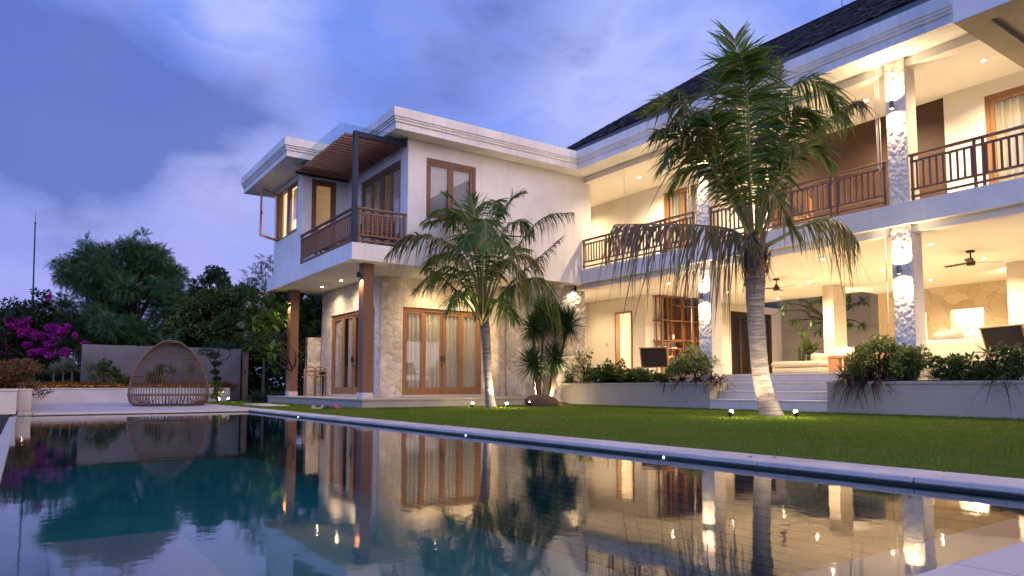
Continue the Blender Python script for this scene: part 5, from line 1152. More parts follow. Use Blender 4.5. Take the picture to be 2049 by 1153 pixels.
for q_, (xe, ye, dd) in enumerate(((1395, 215, 1.8), (1550, 170, 1.8))):
    xm = 1510 + (xe - 1510) * 0.35; ym = 480 + (ye - 480) * 0.62
    F_([K(1511, 490, 0.1), K(xm, ym, dd * 0.45), K(1510 + (xe - 1510) * 0.72, ye + 18, dd * 0.8), K(xe, ye + 22 * (abs(xe - 1510) > 60), dd)], L=0.78, hang=0.4, seed=120 + q_, n=54, t0=0.26)
F_([K(1508, 480, -0.2), K(1478, 380, -0.5), K(1440, 290, -0.8), K(1418, 240, -1.0), K(1395, 235, -1.2)], L=0.8, hang=0.35, seed=21, n=60, t0=0.3)
F_([K(1515, 480, -0.2), K(1545, 350, -0.5), K(1570, 260, -0.8), K(1600, 225, -1.0), K(1635, 240, -1.1)], L=0.8, hang=0.4, seed=22, n=60, t0=0.3)
F_([K(1512, 505, -0.2), K(1500, 470, -0.45), K(1506, 480, -0.62), K(1520, 520, -0.7)], L=0.30, hang=1.5, seed=19, n=34, mat=PALMD, messy=0.4, t0=0.2)

# ---------------- small coconut palm
SD = 17.58
K2 = lambda x, y, d=0.0: atd(x, y, SD + d)
base = atd(978, 818, SD); s_p = empty('coconut_palm', (base.x, base.y, 0), 0, 'smaller coconut palm in front of the glazed doors of the stone wing', 'palm tree')
ring_trunk(s_p, [K2(982, 823), K2(978, 790), K2(975, 740), K2(973, 690), K2(970, 655), K2(966, 620)], [0.17, 0.125, 0.112, 0.112, 0.125, 0.10], 100, seed=2)
mb = MB()
for k in range(26):
    a = rg.uniform(0, 6.28); z0 = rg.uniform(-0.05, 0.4); c = Vector(K2(966, 650)) + Vector((math.cos(a) * 0.17, math.sin(a) * 0.17, z0)); d = Vector((math.cos(a) * rg.uniform(0.04, 0.18), math.sin(a) * rg.uniform(0.04, 0.18), rg.uniform(0.1, 0.4))); w_ = Vector((-math.sin(a), math.cos(a), 0)) * rg.uniform(0.03, 0.08)
    mb.quad(c - w_, c + w_, c + d + w_ * 0.3, c + d - w_ * 0.3)
mb.build('leaf_bases', FIBRE, s_p)
G_ = lambda *a, **k: frond(s_p, *a, **k)
G_([K2(965, 640, -0.1), K2(945, 545, -0.3), K2(905, 492, -0.5), K2(850, 472, -0.6), K2(808, 478, -0.7), K2(776, 508, -0.8)], L=0.72, hang=0.95, seed=31, n=70, t0=0.30, mat=PALMM)
G_([K2(964, 640, 0.0), K2(948, 540, 0.2), K2(925, 470, 0.3), K2(890, 440, 0.4), K2(850, 450, 0.45)], L=0.66, hang=0.5, seed=32, n=64, t0=0.3)
G_([K2(964, 640, 0.1), K2(955, 530, 0.4), K2(940, 450, 0.6), K2(912, 405, 0.75), K2(890, 388, 0.85)], L=0.70, hang=0.2, seed=33, n=60, t0=0.42, fwd=(0.5, 1.4))
G_([K2(965, 640, 0.2), K2(960, 520, 0.5), K2(950, 440, 0.7), K2(943, 390, 0.85)], L=0.68, side=RV, hang=0.1, seed=34, n=58, t0=0.42, fwd=(0.7, 1.6))
G_([K2(967, 640, 0.2), K2(978, 520, 0.4), K2(1000, 440, 0.6), K2(1025, 400, 0.7), K2(1048, 385, 0.75)], L=0.62, hang=0.25, seed=35, n=60, t0=0.45, fwd=(0.5, 1.3))
G_([K2(968, 640, 0.0), K2(1000, 560, 0.0), K2(1045, 480, 0.0), K2(1090, 435, 0.0), K2(1145, 425, -0.1)], L=0.52, hang=1.2, seed=36, n=66, t0=0.4, mat=PALMM, W=0.013)
G_([K2(968, 640, -0.2), K2(1020, 570, -0.3), K2(1075, 520, -0.4), K2(1126, 473, -0.5)], L=0.50, hang=0.8, seed=37, n=60, t0=0.3, mat=PALMD, W=0.013, messy=0.14)
G_([K2(968, 645, -0.2), K2(995, 600, -0.3), K2(1030, 570, -0.4), K2(1078, 556, -0.5), K2(1108, 590, -0.6), K2(1118, 640, -0.65)], L=0.66, hang=1.4, seed=38, n=62, t0=0.26, W=0.017, mat=PALMG)
G_([K2(966, 640, -0.2), K2(966, 560, -0.6), K2(966, 480, -1.0), K2(968, 440, -1.3), K2(972, 455, -1.7), K2(972, 500, -1.9)], L=0.66, side=RV, hang=0.5, seed=39, n=66, t0=0.2)
G_([K2(965, 645, -0.2), K2(940, 580, -0.4), K2(915, 540, -0.6), K2(880, 540, -0.7), K2(850, 580, -0.8)], L=0.6, hang=0.8, seed=40, n=54, t0=0.25, mat=PALMG)
G_([K2(965, 650, -0.1), K2(930, 600, -0.2), K2(890, 560, -0.2), K2(856, 536, -0.3)], L=0.32, hang=1.6, seed=41, n=40, t0=0.3, mat=PALMD, messy=0.35, rr=0.035)
G_([K2(967, 640, 0.2), K2(985, 550, 0.6), K2(1020, 500, 0.9), K2(1060, 500, 1.1)], L=0.66, hang=0.5, seed=42, n=56, t0=0.25)
G_([K2(966, 640, 0.2), K2(950, 560, 0.6), K2(915, 510, 0.9), K2(880, 510, 1.1)], L=0.66, hang=0.5, seed=43, n=56, t0=0.25)
G_([K2(967, 640, -0.2), K2(985, 560, -0.5), K2(1010, 520, -0.8), K2(1040, 540, -1.0), K2(1055, 590, -1.1)], L=0.62, hang=0.9, seed=44, n=56, t0=0.25, mat=PALMM)
G_([K2(966, 640, 0.1), K2(962, 540, 0.2), K2(930, 440, 0.2), K2(880, 420, 0.1), K2(845, 445, 0.0)], L=0.5, hang=0.6, seed=45, n=56, t0=0.4, mat=PALMG)

for q_, (xe, ye, dd, mt) in enumerate(((850, 520, 0.9, PALMG), (830, 560, -0.4, PALMM), (905, 430, 1.1, PALMG), (1000, 410, 1.1, PALMG), (1060, 450, 0.9, PALMG), (1080, 520, 0.3, PALMM), (1030, 620, -0.9, PALMG), (900, 600, -0.9, PALMG), (925, 480, -1.2, PALMG), (1010, 480, -1.2, PALMG))):
    xm = 966 + (xe - 966) * 0.35; ym = 640 + (ye - 640) * 0.7 - 25
    G_([K2(966, 645, 0.05 * dd), K2(xm, ym, dd * 0.4), K2(966 + (xe - 966) * 0.75, ye - 8, dd * 0.8), K2(xe, ye + 20, dd)], L=0.66, hang=0.6, seed=140 + q_, n=50, t0=0.25, mat=mt)

# ---------------- leaf clouds
def inst(bv, bf, P, D, Up, Sc):
    """place a small base mesh (leaf along +y, face +z) at P, pointing along D"""
    Y = nrmz(D); X = nrmz(np.cross(Y, Up) + 1e-7); Z = np.cross(X, Y)
    V = P[:, None] + Sc[:, None, None] * (bv[None, :, 0:1] * X[:, None] + bv[None, :, 1:2] * Y[:, None] + bv[None, :, 2:3] * Z[:, None])
    F = bf[None] + (np.arange(len(P)) * len(bv))[:, None, None]
    return V.reshape(-1, 3), F.reshape(-1, bf.shape[1])
def leafmesh(w_=0.28, fold=0.08, seg=1, bend=0.0):
    if seg == 1: return np.array([(0, 0, 0), (w_, 0.5, fold), (0, 1, -bend), (-w_, 0.5, fold)], float), np.array([[0, 1, 2, 3]])
    V = []; F = []
    for i in range(seg + 1):
        s = i / seg; hw = w_ * math.sin(math.pi * min(1, (s * 0.93 + 0.05)) ** 0.8) ; z = -bend * s * s
        V += [(-hw, s, z + fold * hw), (0, s, z), (hw, s, z + fold * hw)]
    for i in range(seg):
        a = i * 3; F += [(a, a + 1, a + 4, a + 3), (a + 1, a + 2, a + 5, a + 4)]
    return np.array(V, float), np.array(F)
def compound(pairs=8, ll=0.20, w_=0.045, droop=0.35):
    V = []; F = []
    for i in range(pairs * 2 + 1):
        k = i // 2; s = (k + 1) / (pairs + 1); y = s; z = -droop * s * s; sd = 1 if i % 2 else -1
        if i == pairs * 2: d = (0, 1, -0.4); y = 1.0; z = -droop
        else: d = (sd * 0.92, 0.35, -0.15)
        L_ = ll * (0.7 + 0.5 * math.sin(math.pi * s)); n = len(V); px = (-d[1] * w_, d[0] * w_)
        V += [(0, y, z), (d[0] * L_ * .5 + px[0], y + d[1] * L_ * .5 + px[1], z + d[2] * L_ * .5), (d[0] * L_, y + d[1] * L_, z + d[2] * L_), (d[0] * L_ * .5 - px[0], y + d[1] * L_ * .5 - px[1], z + d[2] * L_ * .5)]
        F.append((n, n + 1, n + 2, n + 3))
    n = len(V); V += [(-0.008, 0, 0), (0.008, 0, 0), (0.004, 1, -droop), (-0.004, 1, -droop)]; F.append((n, n + 1, n + 2, n + 3))
    return np.array(V, float), np.array(F)
def blobs_leaves(blobs, n, size, bm, out=1.0, updown=0.0, jit=0.6, shell=0.55, sizev=0.3, seed=0, flat=0.0):
    """leaves in the outer part of each blob; blobs = [(centre, (rx, ry, rz))]"""
    rg = np.random.default_rng(seed); vol = np.array([b_[1][0] * b_[1][1] + b_[1][0] * b_[1][2] for b_ in blobs]); cnt = rg.multinomial(n, vol / vol.sum())
    P, D = [], []
    for (c, r), k in zip(blobs, cnt):
        d = nrmz(rg.normal(0, 1, (k, 3))); rad_ = shell + (1 - shell) * rg.random(k) ** 0.6
        P.append(np.array(tuple(c)) + d * rad_[:, None] * np.array(r)); D.append(d * out)
    P = np.concatenate(P); D = np.concatenate(D) + rg.normal(0, jit, P.shape); D[:, 2] += updown
    Up = nrmz(rg.normal(0, 0.6, P.shape) + np.array([0, 0, 1.0])); Sc = size * (1 + sizev * rg.uniform(-1, 1, len(P)))
    return inst(bm[0], bm[1], P, D, Up, Sc)
def branches(base, tips, r0, mb=None, bend=0.25, seed=0, sides=6, split=0.35):
    rg = random.Random(seed); mb = mb or MB(); base = Vector(base)
    for tp in tips:
        tp = Vector(tp); d = tp - base; mid = base + d * split + Vector((rg.uniform(-1, 1), rg.uniform(-1, 1), rg.uniform(-0.2, 0.8))) * d.length * bend * 0.3; m2 = base + d * 0.7 + Vector((rg.uniform(-1, 1), rg.uniform(-1, 1), rg.uniform(0, 0.6))) * d.length * bend * 0.25
        q = spline([base, mid, m2, tp], 9); mb.tube([tuple(a) for a in q], list(np.linspace(r0, r0 * 0.15, 9)), sides)
    return mb
def outline_blobs(outl, ybot, depth, dspread, nb, r, seed, squash=0.8):
    """blob centres under a skyline given in photo pixels, spread in depth around a real distance"""
    rg = random.Random(seed); xs = [o[0] for o in outl]; ys = [o[1] for o in outl]; res = []
    for _ in range(nb):
        x = rg.uniform(xs[0], xs[-1]); yt = np.interp(x, xs, ys); f = rg.random() ** 1.25; dd = depth + rg.gauss(0, dspread * (0.5 + 0.5 * f)); rr = r * rg.uniform(0.6, 1.25); pr = rr * squash / dd * 1398
        y = yt + pr * 0.9 + f * max(0, (ybot - yt - pr)); res.append((atd(x, y, dd), (rr, rr, rr * squash)))
    return res

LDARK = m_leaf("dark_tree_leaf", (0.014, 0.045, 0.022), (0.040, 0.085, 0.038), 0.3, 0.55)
LFEATH = m_leaf("feathery_tree_leaf", (0.022, 0.092, 0.036), (0.065, 0.165, 0.058), 0.35, 0.55)
LMID = m_leaf("hedge_leaf", (0.035, 0.085, 0.020), (0.095, 0.145, 0.034), 0.3, 0.5)
LBOUG = m_leaf("bougainvillea_leaf", (0.012, 0.034, 0.012), (0.035, 0.055, 0.02), 0.3, 0.55)
LFRAN = m_leaf("frangipani_leaf", (0.060, 0.13, 0.018), (0.13, 0.21, 0.035), 0.35, 0.35)
LSHRUB = m_leaf("shrub_leaf", (0.040, 0.078, 0.016), (0.11, 0.14, 0.035), 0.3, 0.45)
LBUSH = m_leaf("bush_leaf", (0.08, 0.13, 0.024), (0.20, 0.24, 0.06), 0.35, 0.45)
LSTRAP = m_leaf("strap_leaf", (0.028, 0.060, 0.018), (0.075, 0.11, 0.035), 0.25, 0.45)
LRED = m_leaf("dark_red_strap_leaf", (0.035, 0.014, 0.014), (0.085, 0.035, 0.028), 0.2, 0.5)
LSPIKE = m_leaf("spiky_leaf", (0.022, 0.058, 0.018), (0.060, 0.115, 0.040), 0.2, 0.4)
LPALE = m_leaf("pale_spiky_leaf", (0.09, 0.13, 0.08), (0.20, 0.23, 0.14), 0.25, 0.5)
LRUST = m_leaf("rusty_groundcover_leaf", (0.16, 0.055, 0.02), (0.12, 0.13, 0.03), 0.35, 0.5, (0.25, 0.10, 0.03), 0.3)
LFERN = m_leaf("fern_leaf", (0.030, 0.065, 0.014), (0.070, 0.105, 0.024), 0.35, 0.45)
MAG = m_leaf("magenta_bract", (0.26, 0.012, 0.25), (0.50, 0.03, 0.42), 0.4, 0.6)
LVAR = m_leaf('variegated_leaf', (0.10, 0.16, 0.03), (0.30, 0.34, 0.12), 0.35, 0.45)
WHITEF = m_leaf("white_flower", (0.60, 0.62, 0.58), (0.75, 0.76, 0.72), 0.3, 0.6)
ORANGEF = m_leaf("orange_flower", (0.60, 0.16, 0.06), (0.65, 0.32, 0.12), 0.3, 0.5)
CREAMF = m_leaf("cream_flower", (0.55, 0.50, 0.30), (0.6, 0.5, 0.4), 0.3, 0.5)
CB = compound(); LB = leafmesh(); BL = leafmesh(0.17, 0.25, 4, 0.25)

def tree(name, base, blobs, n, size, bm, mat, label, cat='tree', group=None, r0=0.12, bark=BARKD, nbr=14, seed=0, parts=('trunk', 'crown'), dens=1.0, **k):
    root = empty(name, base, 0, label, cat, group)
    V, F = blobs_leaves(blobs, int(n * dens), size, bm, seed=seed, **k); npmesh(parts[1], V, F, mat, root)
    rg = random.Random(seed); tips = [b_[0] for b_ in rg.sample(blobs, min(nbr, len(blobs)))]; h = max(b_[0][2] for b_ in blobs)
    fork = Vector(base) + Vector((0, 0, (h - base[2]) * 0.28)); mb = MB().tube([tuple(base), tuple(fork)], [r0 * 1.3, r0], 8); branches(fork, tips, r0 * 0.7, mb, seed=seed); mb.build(parts[0], bark, root); return root
def gp(x, y, d):     # ground point below a photo pixel at a distance
    p_ = atd(x, y, d); return (p_.x, p_.y, 0)

T = outline_blobs([(122, 545), (140, 515), (165, 500), (200, 490), (240, 485), (285, 478), (305, 488), (335, 505), (355, 535), (368, 570)], 700, 33, 1.5, 95, 0.55, 3)
T += [(atd(x, y, 33 + dd), (0.62, 0.6, 0.42)) for x, y, dd in ((205, 515, 0), (230, 505, .4), (255, 505, -.4), (280, 505, 0), (300, 515, .3), (215, 545, -.6), (245, 540, .6), (275, 540, -.6), (305, 550, 0), (185, 540, 0), (330, 545, 0), (320, 580, 0), (260, 580, -.8), (200, 580, -.8))]
T += [(atd(118, 530, 33), (0.45, 0.3, 0.15)), (atd(128, 560, 33), (0.4, 0.3, 0.18)), (atd(125, 600, 33), (0.5, 0.4, 0.2)), (atd(172, 483, 33), (0.3, 0.3, 0.12)), (atd(285, 472, 33), (0.25, 0.3, 0.2))]
tree('feathery_tree', gp(240, 700, 33), T, 9500, 0.30, CB, LFEATH, 'tall feathery dark green tree rising highest behind the grey wall', r0=0.16, nbr=34, seed=3, dens=2.6, shell=0.1, updown=-0.05, jit=0.5)
T = outline_blobs([(372, 590), (388, 555), (405, 535), (425, 528), (445, 545), (455, 575)], 620, 38, 0.8, 26, 0.42, 5)
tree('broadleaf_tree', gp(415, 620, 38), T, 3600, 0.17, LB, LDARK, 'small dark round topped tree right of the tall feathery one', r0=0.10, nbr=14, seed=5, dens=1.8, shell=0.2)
T = outline_blobs([(340, 625), (375, 590), (410, 580), (440, 572), (480, 568), (520, 572), (562, 600)], 705, 31, 0.9, 70, 0.5, 7)
tree('hedge_tree', gp(455, 700, 31), T, 15000, 0.15, LB, LMID, 'olive green leafy hedge trees behind the right part of the grey wall', r0=0.09, nbr=30, seed=7, dens=2.6, bark=BARK, shell=0.3, updown=-0.3)
T = [(atd(x, y, 29), (0.28, 0.25, 0.12)) for x, y in ((530, 522), (545, 530), (518, 540), (536, 548), (505, 552), (525, 565), (512, 575), (540, 575), (495, 572), (530, 592), (545, 600))]
tree('feathery_tree', gp(530, 640, 29), T, 420, 0.26, CB, LFEATH, 'thin sparse feathery tree beside the back corner of the house', r0=0.05, nbr=11, seed=9, bark=BARK)
T = outline_blobs([(-60, 640), (0, 628), (60, 612), (120, 620), (180, 640), (300, 640), (420, 650), (540, 600), (600, 585), (690, 585)], 790, 35.5, 0.7, 170, 0.6, 11)
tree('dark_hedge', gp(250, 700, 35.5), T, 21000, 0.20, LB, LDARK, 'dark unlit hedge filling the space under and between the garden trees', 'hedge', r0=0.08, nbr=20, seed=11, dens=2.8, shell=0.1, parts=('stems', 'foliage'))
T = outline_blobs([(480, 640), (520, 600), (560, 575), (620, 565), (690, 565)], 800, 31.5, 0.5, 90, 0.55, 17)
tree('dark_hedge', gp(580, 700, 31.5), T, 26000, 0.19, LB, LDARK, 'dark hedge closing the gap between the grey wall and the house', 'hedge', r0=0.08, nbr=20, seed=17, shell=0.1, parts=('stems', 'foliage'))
# bougainvillea
BC = outline_blobs([(-40, 620), (0, 610), (40, 605), (80, 600), (120, 612), (150, 640), (185, 690)], 770, 30, 0.7, 60, 0.42, 13)
BC += [(atd(x, y, 30), (0.16, 0.16, 0.14)) for x, y in ((72, 585), (82, 592), (90, 600), (95, 588), (98, 606), (76, 612), (30, 602), (12, 606))]
bo = tree('bougainvillea', gp(70, 760, 30), BC, 13000, 0.12, LB, LBOUG, 'magenta flowering bougainvillea at the left end of the grey wall', 'flowering shrub', r0=0.05, nbr=24, seed=13, dens=2.0, shell=0.2, parts=('stems', 'foliage'))
MB2 = [(atd(x, y, 29.4 + 0.2 * random.random()), (a, 0.22, b_)) for x, y, a, b_ in ((35, 650, .42, .2), (20, 667, .4, .16), (52, 665, .34, .22), (75, 672, .3, .18), (10, 690, .25, .16), (105, 655, .3, .14), (112, 672, .3, .18), (125, 662, .22, .14), (98, 688, .25, .12), (55, 690, .22, .12), (65, 705, .2, .12), (88, 703, .34, .14), (100, 712, .2, .12), (130, 705, .22, .22), (138, 722, .22, .14), (15, 712, .3, .14), (25, 722, .2, .1), (96, 600, .08, .05), (99, 592, .06, .05), (135, 652, .14, .08), (150, 672, .1, .12), (20, 640, .3, .1), (60, 640, .24, .1), (170, 686, .16, .05), (120, 733, .2, .08), (60, 722, .16, .07), (6, 676, .2, .14))]
V, F = blobs_leaves(MB2, 7600, 0.075, leafmesh(0.42, 0.1), shell=0.15, seed=14, jit=1.2); npmesh('flowers', V, F, MAG, bo)

def whorl(c, n, L, mat, parent, name, bm=BL, tilt=(0.0, 1.2), seed=0, upb=0.5, sz=None):
    rg = np.random.default_rng(seed); a = rg.random(n) * 6.283; el = rg.uniform(*tilt, n)
    D = np.stack([np.cos(a) * np.cos(el), np.sin(a) * np.cos(el), np.sin(el)], 1); P = np.tile(np.array(tuple(c)), (n, 1)) + D * 0.02
    V, F = inst(bm[0], bm[1], P, D, np.tile([0, 0, 1.0], (n, 1)) + rg.normal(0, .1, (n, 3)), L * rg.uniform(0.6, 1.1, n)); return npmesh(name, V, F, mat, parent, smooth=False)
def spiky(parent, c, n, L, W, mat, seed=0, el=(-0.7, 1.5), grav=0.35, name='leaf_head', seg=4):
    rg = np.random.default_rng(seed); a = rg.random(n) * 6.283; e = rg.uniform(*el, n); D = np.stack([np.cos(a) * np.cos(e), np.sin(a) * np.cos(e), np.sin(e)], 1)
    Wv = nrmz(np.cross(D, np.array([0, 0, 1.0])) + rg.normal(0, .25, (n, 3))); P = np.tile(np.array(tuple(c)), (n, 1)) + D * 0.03
    V, F = strips(P, D, Wv, L * rg.uniform(0.7, 1.1, n), np.full(n, W), seg, grav * rg.uniform(0.3, 1.4, n), rg.normal(0, .05, (n, 3)), grow=0.5); return npmesh(name, V, F, mat, parent)

# frangipani beside the terrace
FD = 21.2; fr_ = empty('frangipani_tree', gp(560, 800, 23), 0, 'frangipani with big glossy lit leaves beside the back timber post', 'tree')
heads = [(555, 640, 23), (578, 660, 23.5), (602, 650, 24), (618, 675, 24.3), (590, 690, 24), (540, 665, 23), (510, 690, 23), (560, 680, 24), (605, 720, 24), (525, 715, 23.5), (548, 735, 24), (498, 640, 23.8), (620, 655, 24.6), (590, 625, 24.6), (566, 628, 21.0), (545, 706, 21.2), (528, 640, 22), (510, 650, 22.5), (545, 650, 22), (520, 672, 22.5), (500, 625, 23), (585, 640, 23.6), (612, 618, 24), (628, 640, 24.2), (600, 600, 24), (535, 612, 23), (555, 596, 23.5), (505, 600, 23.5), (625, 600, 24.5), (640, 615, 25), (492, 668, 23.5), (576, 612, 23.5)]
bs_ = Vector(gp(590, 800, 23)); fk = atd(588, 742, 22.8); mb = MB().tube([tuple(bs_), tuple(fk)], [0.09, 0.07], 8)
for i, (x, y, d) in enumerate(heads):
    whorl(atd(x, y, d), 26, 0.46 if d < 21.5 else 0.50, LFRAN, fr_, 'leaf_cluster', tilt=(-0.5, 1.3), seed=60 + i)
branches(fk, [atd(x, y + 6, d) for x, y, d in heads], 0.026, mb, bend=0.6, seed=8); mb.build('trunk', BARKD, fr_)
V, F = blobs_leaves([(atd(x, y, 22.6), (.12, .12, .1)) for x, y in ((525, 588), (497, 612), (520, 610), (496, 668), (483, 650))], 160, 0.06, leafmesh(0.4, 0.1), shell=0.2, seed=4); [npmesh('flower_cluster', V[q * 4 * 10:(q + 1) * 40], np.arange(40).reshape(-1, 4), CREAMF, fr_) for q in range(len(F) // 10)]
# dark beds near the terrace
def strapclump(name, c, n, L, W, mat, label, seed, el=(0.2, 1.45), grav=0.7, cat='plant', group=None, stems=None):
    root = empty(name, c, 0, label, cat, group); spiky(root, Vector(c) + Vector((0, 0, 0.02)), n, L, W, mat, seed, el, grav, 'leaves', 6); return root
for i, (x, d, L, lb) in enumerate(((515, 24.5, 0.75, 'dark strap leaved plant at the foot of the weathered post'), (545, 24.0, 0.85, 'dark arching plant left of the back timber post'), (565, 24.6, 0.8, 'dark bushy plant touching the back timber post'), (610, 24.6, 0.9, 'dark glossy plant between the timber post and the towel rack'), (635, 25.2, 0.9, 'dark leafy plant behind the towel rack'))):
    strapclump('strap_plant', gp(x, 800, d), 130, L, 0.025, LSPIKE, lb, 200 + i, group='dark plants in the bed behind the terrace')
for i, (x, y, d) in enumerate(((612, 700, 24.4), (630, 720, 24.6))):
    r_ = empty('dracaena', gp(x, 800, d), 0, ('dark dracaena stem taller and left of its twin behind the terrace', 'dark dracaena stem right of its twin behind the terrace')[i], 'plant'); mb = MB().tube([gp(x, 800, d), tuple(atd(x, y - 30, d))], 0.03, 6); mb.build('stem', BARKD, r_)
    for k in range(5): spiky(r_, atd(x + 8 * math.sin(k * 2), y - 35 + 17 * k, d), 60, 0.34, 0.016, LSPIKE, 300 + i * 10 + k)
r_ = empty('fern', tuple(atd(646, 752, 23.2)), 0, 'small bright tufted plant above the towel rack by the stone wall', 'plant'); spiky(r_, atd(646, 750, 23.2), 110, 0.32, 0.014, LSTRAP, 321, (-0.2, 1.4), 0.6, 'leaves'); MB().tube([tuple(atd(646, 800, 23.2)), tuple(atd(646, 752, 23.2))], 0.03, 6).build('stem', BARKD, r_)
# bits of low foliage right along the wall base
# cloud pruned tree
cl = empty('cloud_pruned_tree', (5.62, 26.2, 0), 0, 'cloud pruned bonsai tree in front of the grey wall, right of the daybed', 'tree'); CDp = 24.6
pads = [(412, 705, .30), (440, 690, .36), (458, 694, .26), (428, 712, .22), (433, 728, .18), (430, 745, .16), (434, 758, .14)]
q = spline([(5.62, 26.2, 0), atd(430, 770, CDp), atd(432, 745, CDp), atd(428, 725, CDp), atd(440, 700, CDp)], 12); mb = MB().tube([tuple(a) for a in q], list(np.linspace(0.05, 0.02, 12)), 7)
branches(atd(430, 735, CDp), [atd(412, 710, CDp), atd(455, 715, CDp)], 0.025, mb, seed=3); mb.tube([tuple(atd(452, 722, CDp)), tuple(atd(462, 708, CDp)), tuple(atd(456, 698, CDp))], 0.016, 6); mb.build('trunk', BARKD, cl)
for i, (x, y, r_) in enumerate(pads):
    V, F = blobs_leaves([(atd(x, y, CDp), (r_, r_, r_ * 0.42))], 900, 0.05, leafmesh(0.14, 0.05), shell=0.4, seed=i, updown=0.5); npmesh('foliage_pad', V, F, LDARK, cl)
for i, (x, y, r_) in enumerate(((434, 768, .16), (438, 783, .16), (430, 792, .14))):
    V, F = blobs_leaves([(atd(x, y, CDp), (r_, r_, r_ * 0.5))], 260, 0.09, leafmesh(0.16, 0.05), shell=0.2, seed=i + 20); npmesh('foliage_pad', V, F, LBUSH, cl)
# far planter
FPD = lambda x: (28.8 - 0.0) / (math.cos(R(YAW)) + 0.0)
def fpp(x, y=28.75):      # point on the far planter bed under photo column x
    d0 = atd(x, 776, 1.0) - Vector((0, 0, CAMZ)); s = y / d0.y; return (d0.x * s, y, 0.48)
gc = [((fpp(x)[0], 28.65 + 0.25 * random.random(), 0.55), (0.35, 0.28, 0.10 + 0.08 * random.random())) for x in range(70, 470, 8)]
V, F = blobs_leaves(gc, 12000, 0.085, leafmesh(0.2, 0.1), shell=0.0, seed=31, updown=0.3); tag(npmesh('ground_cover', V, F, LRUST), kind='stuff')
for i, (x, y, L, mt, lb) in enumerate(((125, 738, 0.5, LPALE, 'pale spiky plant, second from left of the row in the far planter'), (106, 745, 0.45, LPALE, 'pale spiky plant furthest left in the far planter'), (143, 738, 0.62, LPALE, 'largest pale spiky plant in the far planter'), (178, 740, 0.5, LPALE, 'pale spiky plant in front of the left end of the grey wall'), (185, 760, 0.38, LPALE, 'small low pale spiky plant by the grey wall'), (345, 745, 0.45, LPALE, 'spiky plant seen through the middle of the daybed'), (382, 745, 0.45, LPALE, 'spiky plant seen through the right of the daybed'))):
    c = fpp(x); z = CAMZ + (774 - y) / 1398 * (c[0] * _f[0] + c[1] * _f[1]); r_ = empty('spiky_plant', c, 0, lb, 'plant', 'spiky plants in the far planter')
    MB().tube([c, (c[0], c[1], z)], 0.03, 6).build('stem', BARK, r_); spiky(r_, (c[0], c[1], z), 90, L * 0.95, 0.016, mt, 330 + i, (-0.3, 1.5), 0.15)
for i, (x, y0, y1, w_, lb) in enumerate(((215, 725, 768, 0.32, 'green leafy sapling against the grey wall'), (310, 715, 770, 0.30, 'green sapling seen through the left of the daybed'), (245, 755, 772, 0.25, 'low leafy shrub left of the daybed'))):
    c = fpp(x); dd = c[0] * _f[0] + c[1] * _f[1]; bl = [(atd(x + random.uniform(-14, 14), random.uniform(y0, y1), dd), (w_ * .6, w_ * .5, .12)) for _ in range(9)]
    tree('sapling', c, bl, 520, 0.12, LB, LSHRUB, lb, 'shrub', r0=0.02, nbr=9, seed=340 + i, bark=BARK, shell=0.1, parts=('stems', 'foliage'))
# left box planter shrub with red hanging sprigs
LPD = 16.3; bl = [(atd(random.uniform(-60, 62), random.uniform(728, 772), LPD + random.uniform(-0.5, 0.9)), (0.30, 0.30, 0.14)) for _ in range(34)]
r1 = tree('red_shrub', tuple(atd(10, 778, LPD)), bl, 5200, 0.085, leafmesh(0.16, 0.1), LRUST, 'rusty red and green feathery shrub in the white planter at the left edge', 'shrub', r0=0.03, nbr=20, seed=350, bark=BARK, shell=0.1, parts=('stems', 'foliage'))
bl = [(atd(x, y, LPD + 0.1), (0.14, 0.14, 0.08)) for x, y in ((45, 740), (52, 748), (38, 733), (56, 756), (30, 728), (48, 758))]
V, F = blobs_leaves(bl, 1100, 0.07, LB, shell=0.1, seed=351); npmesh('green_foliage', V, F, LBUSH, r1)
mb = MB(); tips = [atd(x, y, LPD - 0.1) for x, y in ((48, 800), (40, 795), (55, 792), (85, 785), (96, 782), (70, 775), (80, 790), (62, 786))]; branches(atd(50, 768, LPD), tips, 0.012, mb, bend=1.2, seed=6, sides=4); mb.build('hanging_stems', RACHD, r1)
V, F = blobs_leaves([(t_, (.09, .09, .09)) for t_ in tips] + [(atd(58, 775, LPD - 0.1), (.25, .2, .06))], 620, 0.06, leafmesh(0.2, 0.1), shell=0.0, seed=352, updown=-0.5); npmesh('hanging_leaves', V, F, LRUST, r1)

# spiky dragon trees by the stone block
dt = empty('dragon_tree', (12.35, 16.2, 0), 0, 'clump of spiky dragon trees with five heads in front of the rough stone wall', 'plant'); mb = MB()
hd = [(11.86, 16.0, 1.18, .58), (12.62, 15.95, 1.36, .56), (13.25, 16.1, 2.36, .58), (12.42, 16.2, 2.72, .62), (12.05, 16.25, 2.25, .5), (12.95, 16.25, 2.55, .5)]
for i, (x, y, z, L) in enumerate(hd):
    b0 = ((12.25, 16.2, 0), (12.62, 16.25, 0))[i in (1, 2, 5)]
    q = spline([b0, (b0[0] * .6 + x * .4, y * .5 + 8.1, z * .45), (x, y, z)], 8); mb.tube([tuple(a) for a in q], list(np.linspace(0.055, 0.032, 8)), 7)
    spiky(dt, (x, y, z), 300, L * 1.22, 0.021, LSPIKE, 400 + i, (-1.0, 1.5), 0.12, 'leaf_head')
mb.build('trunk', BARK, dt)

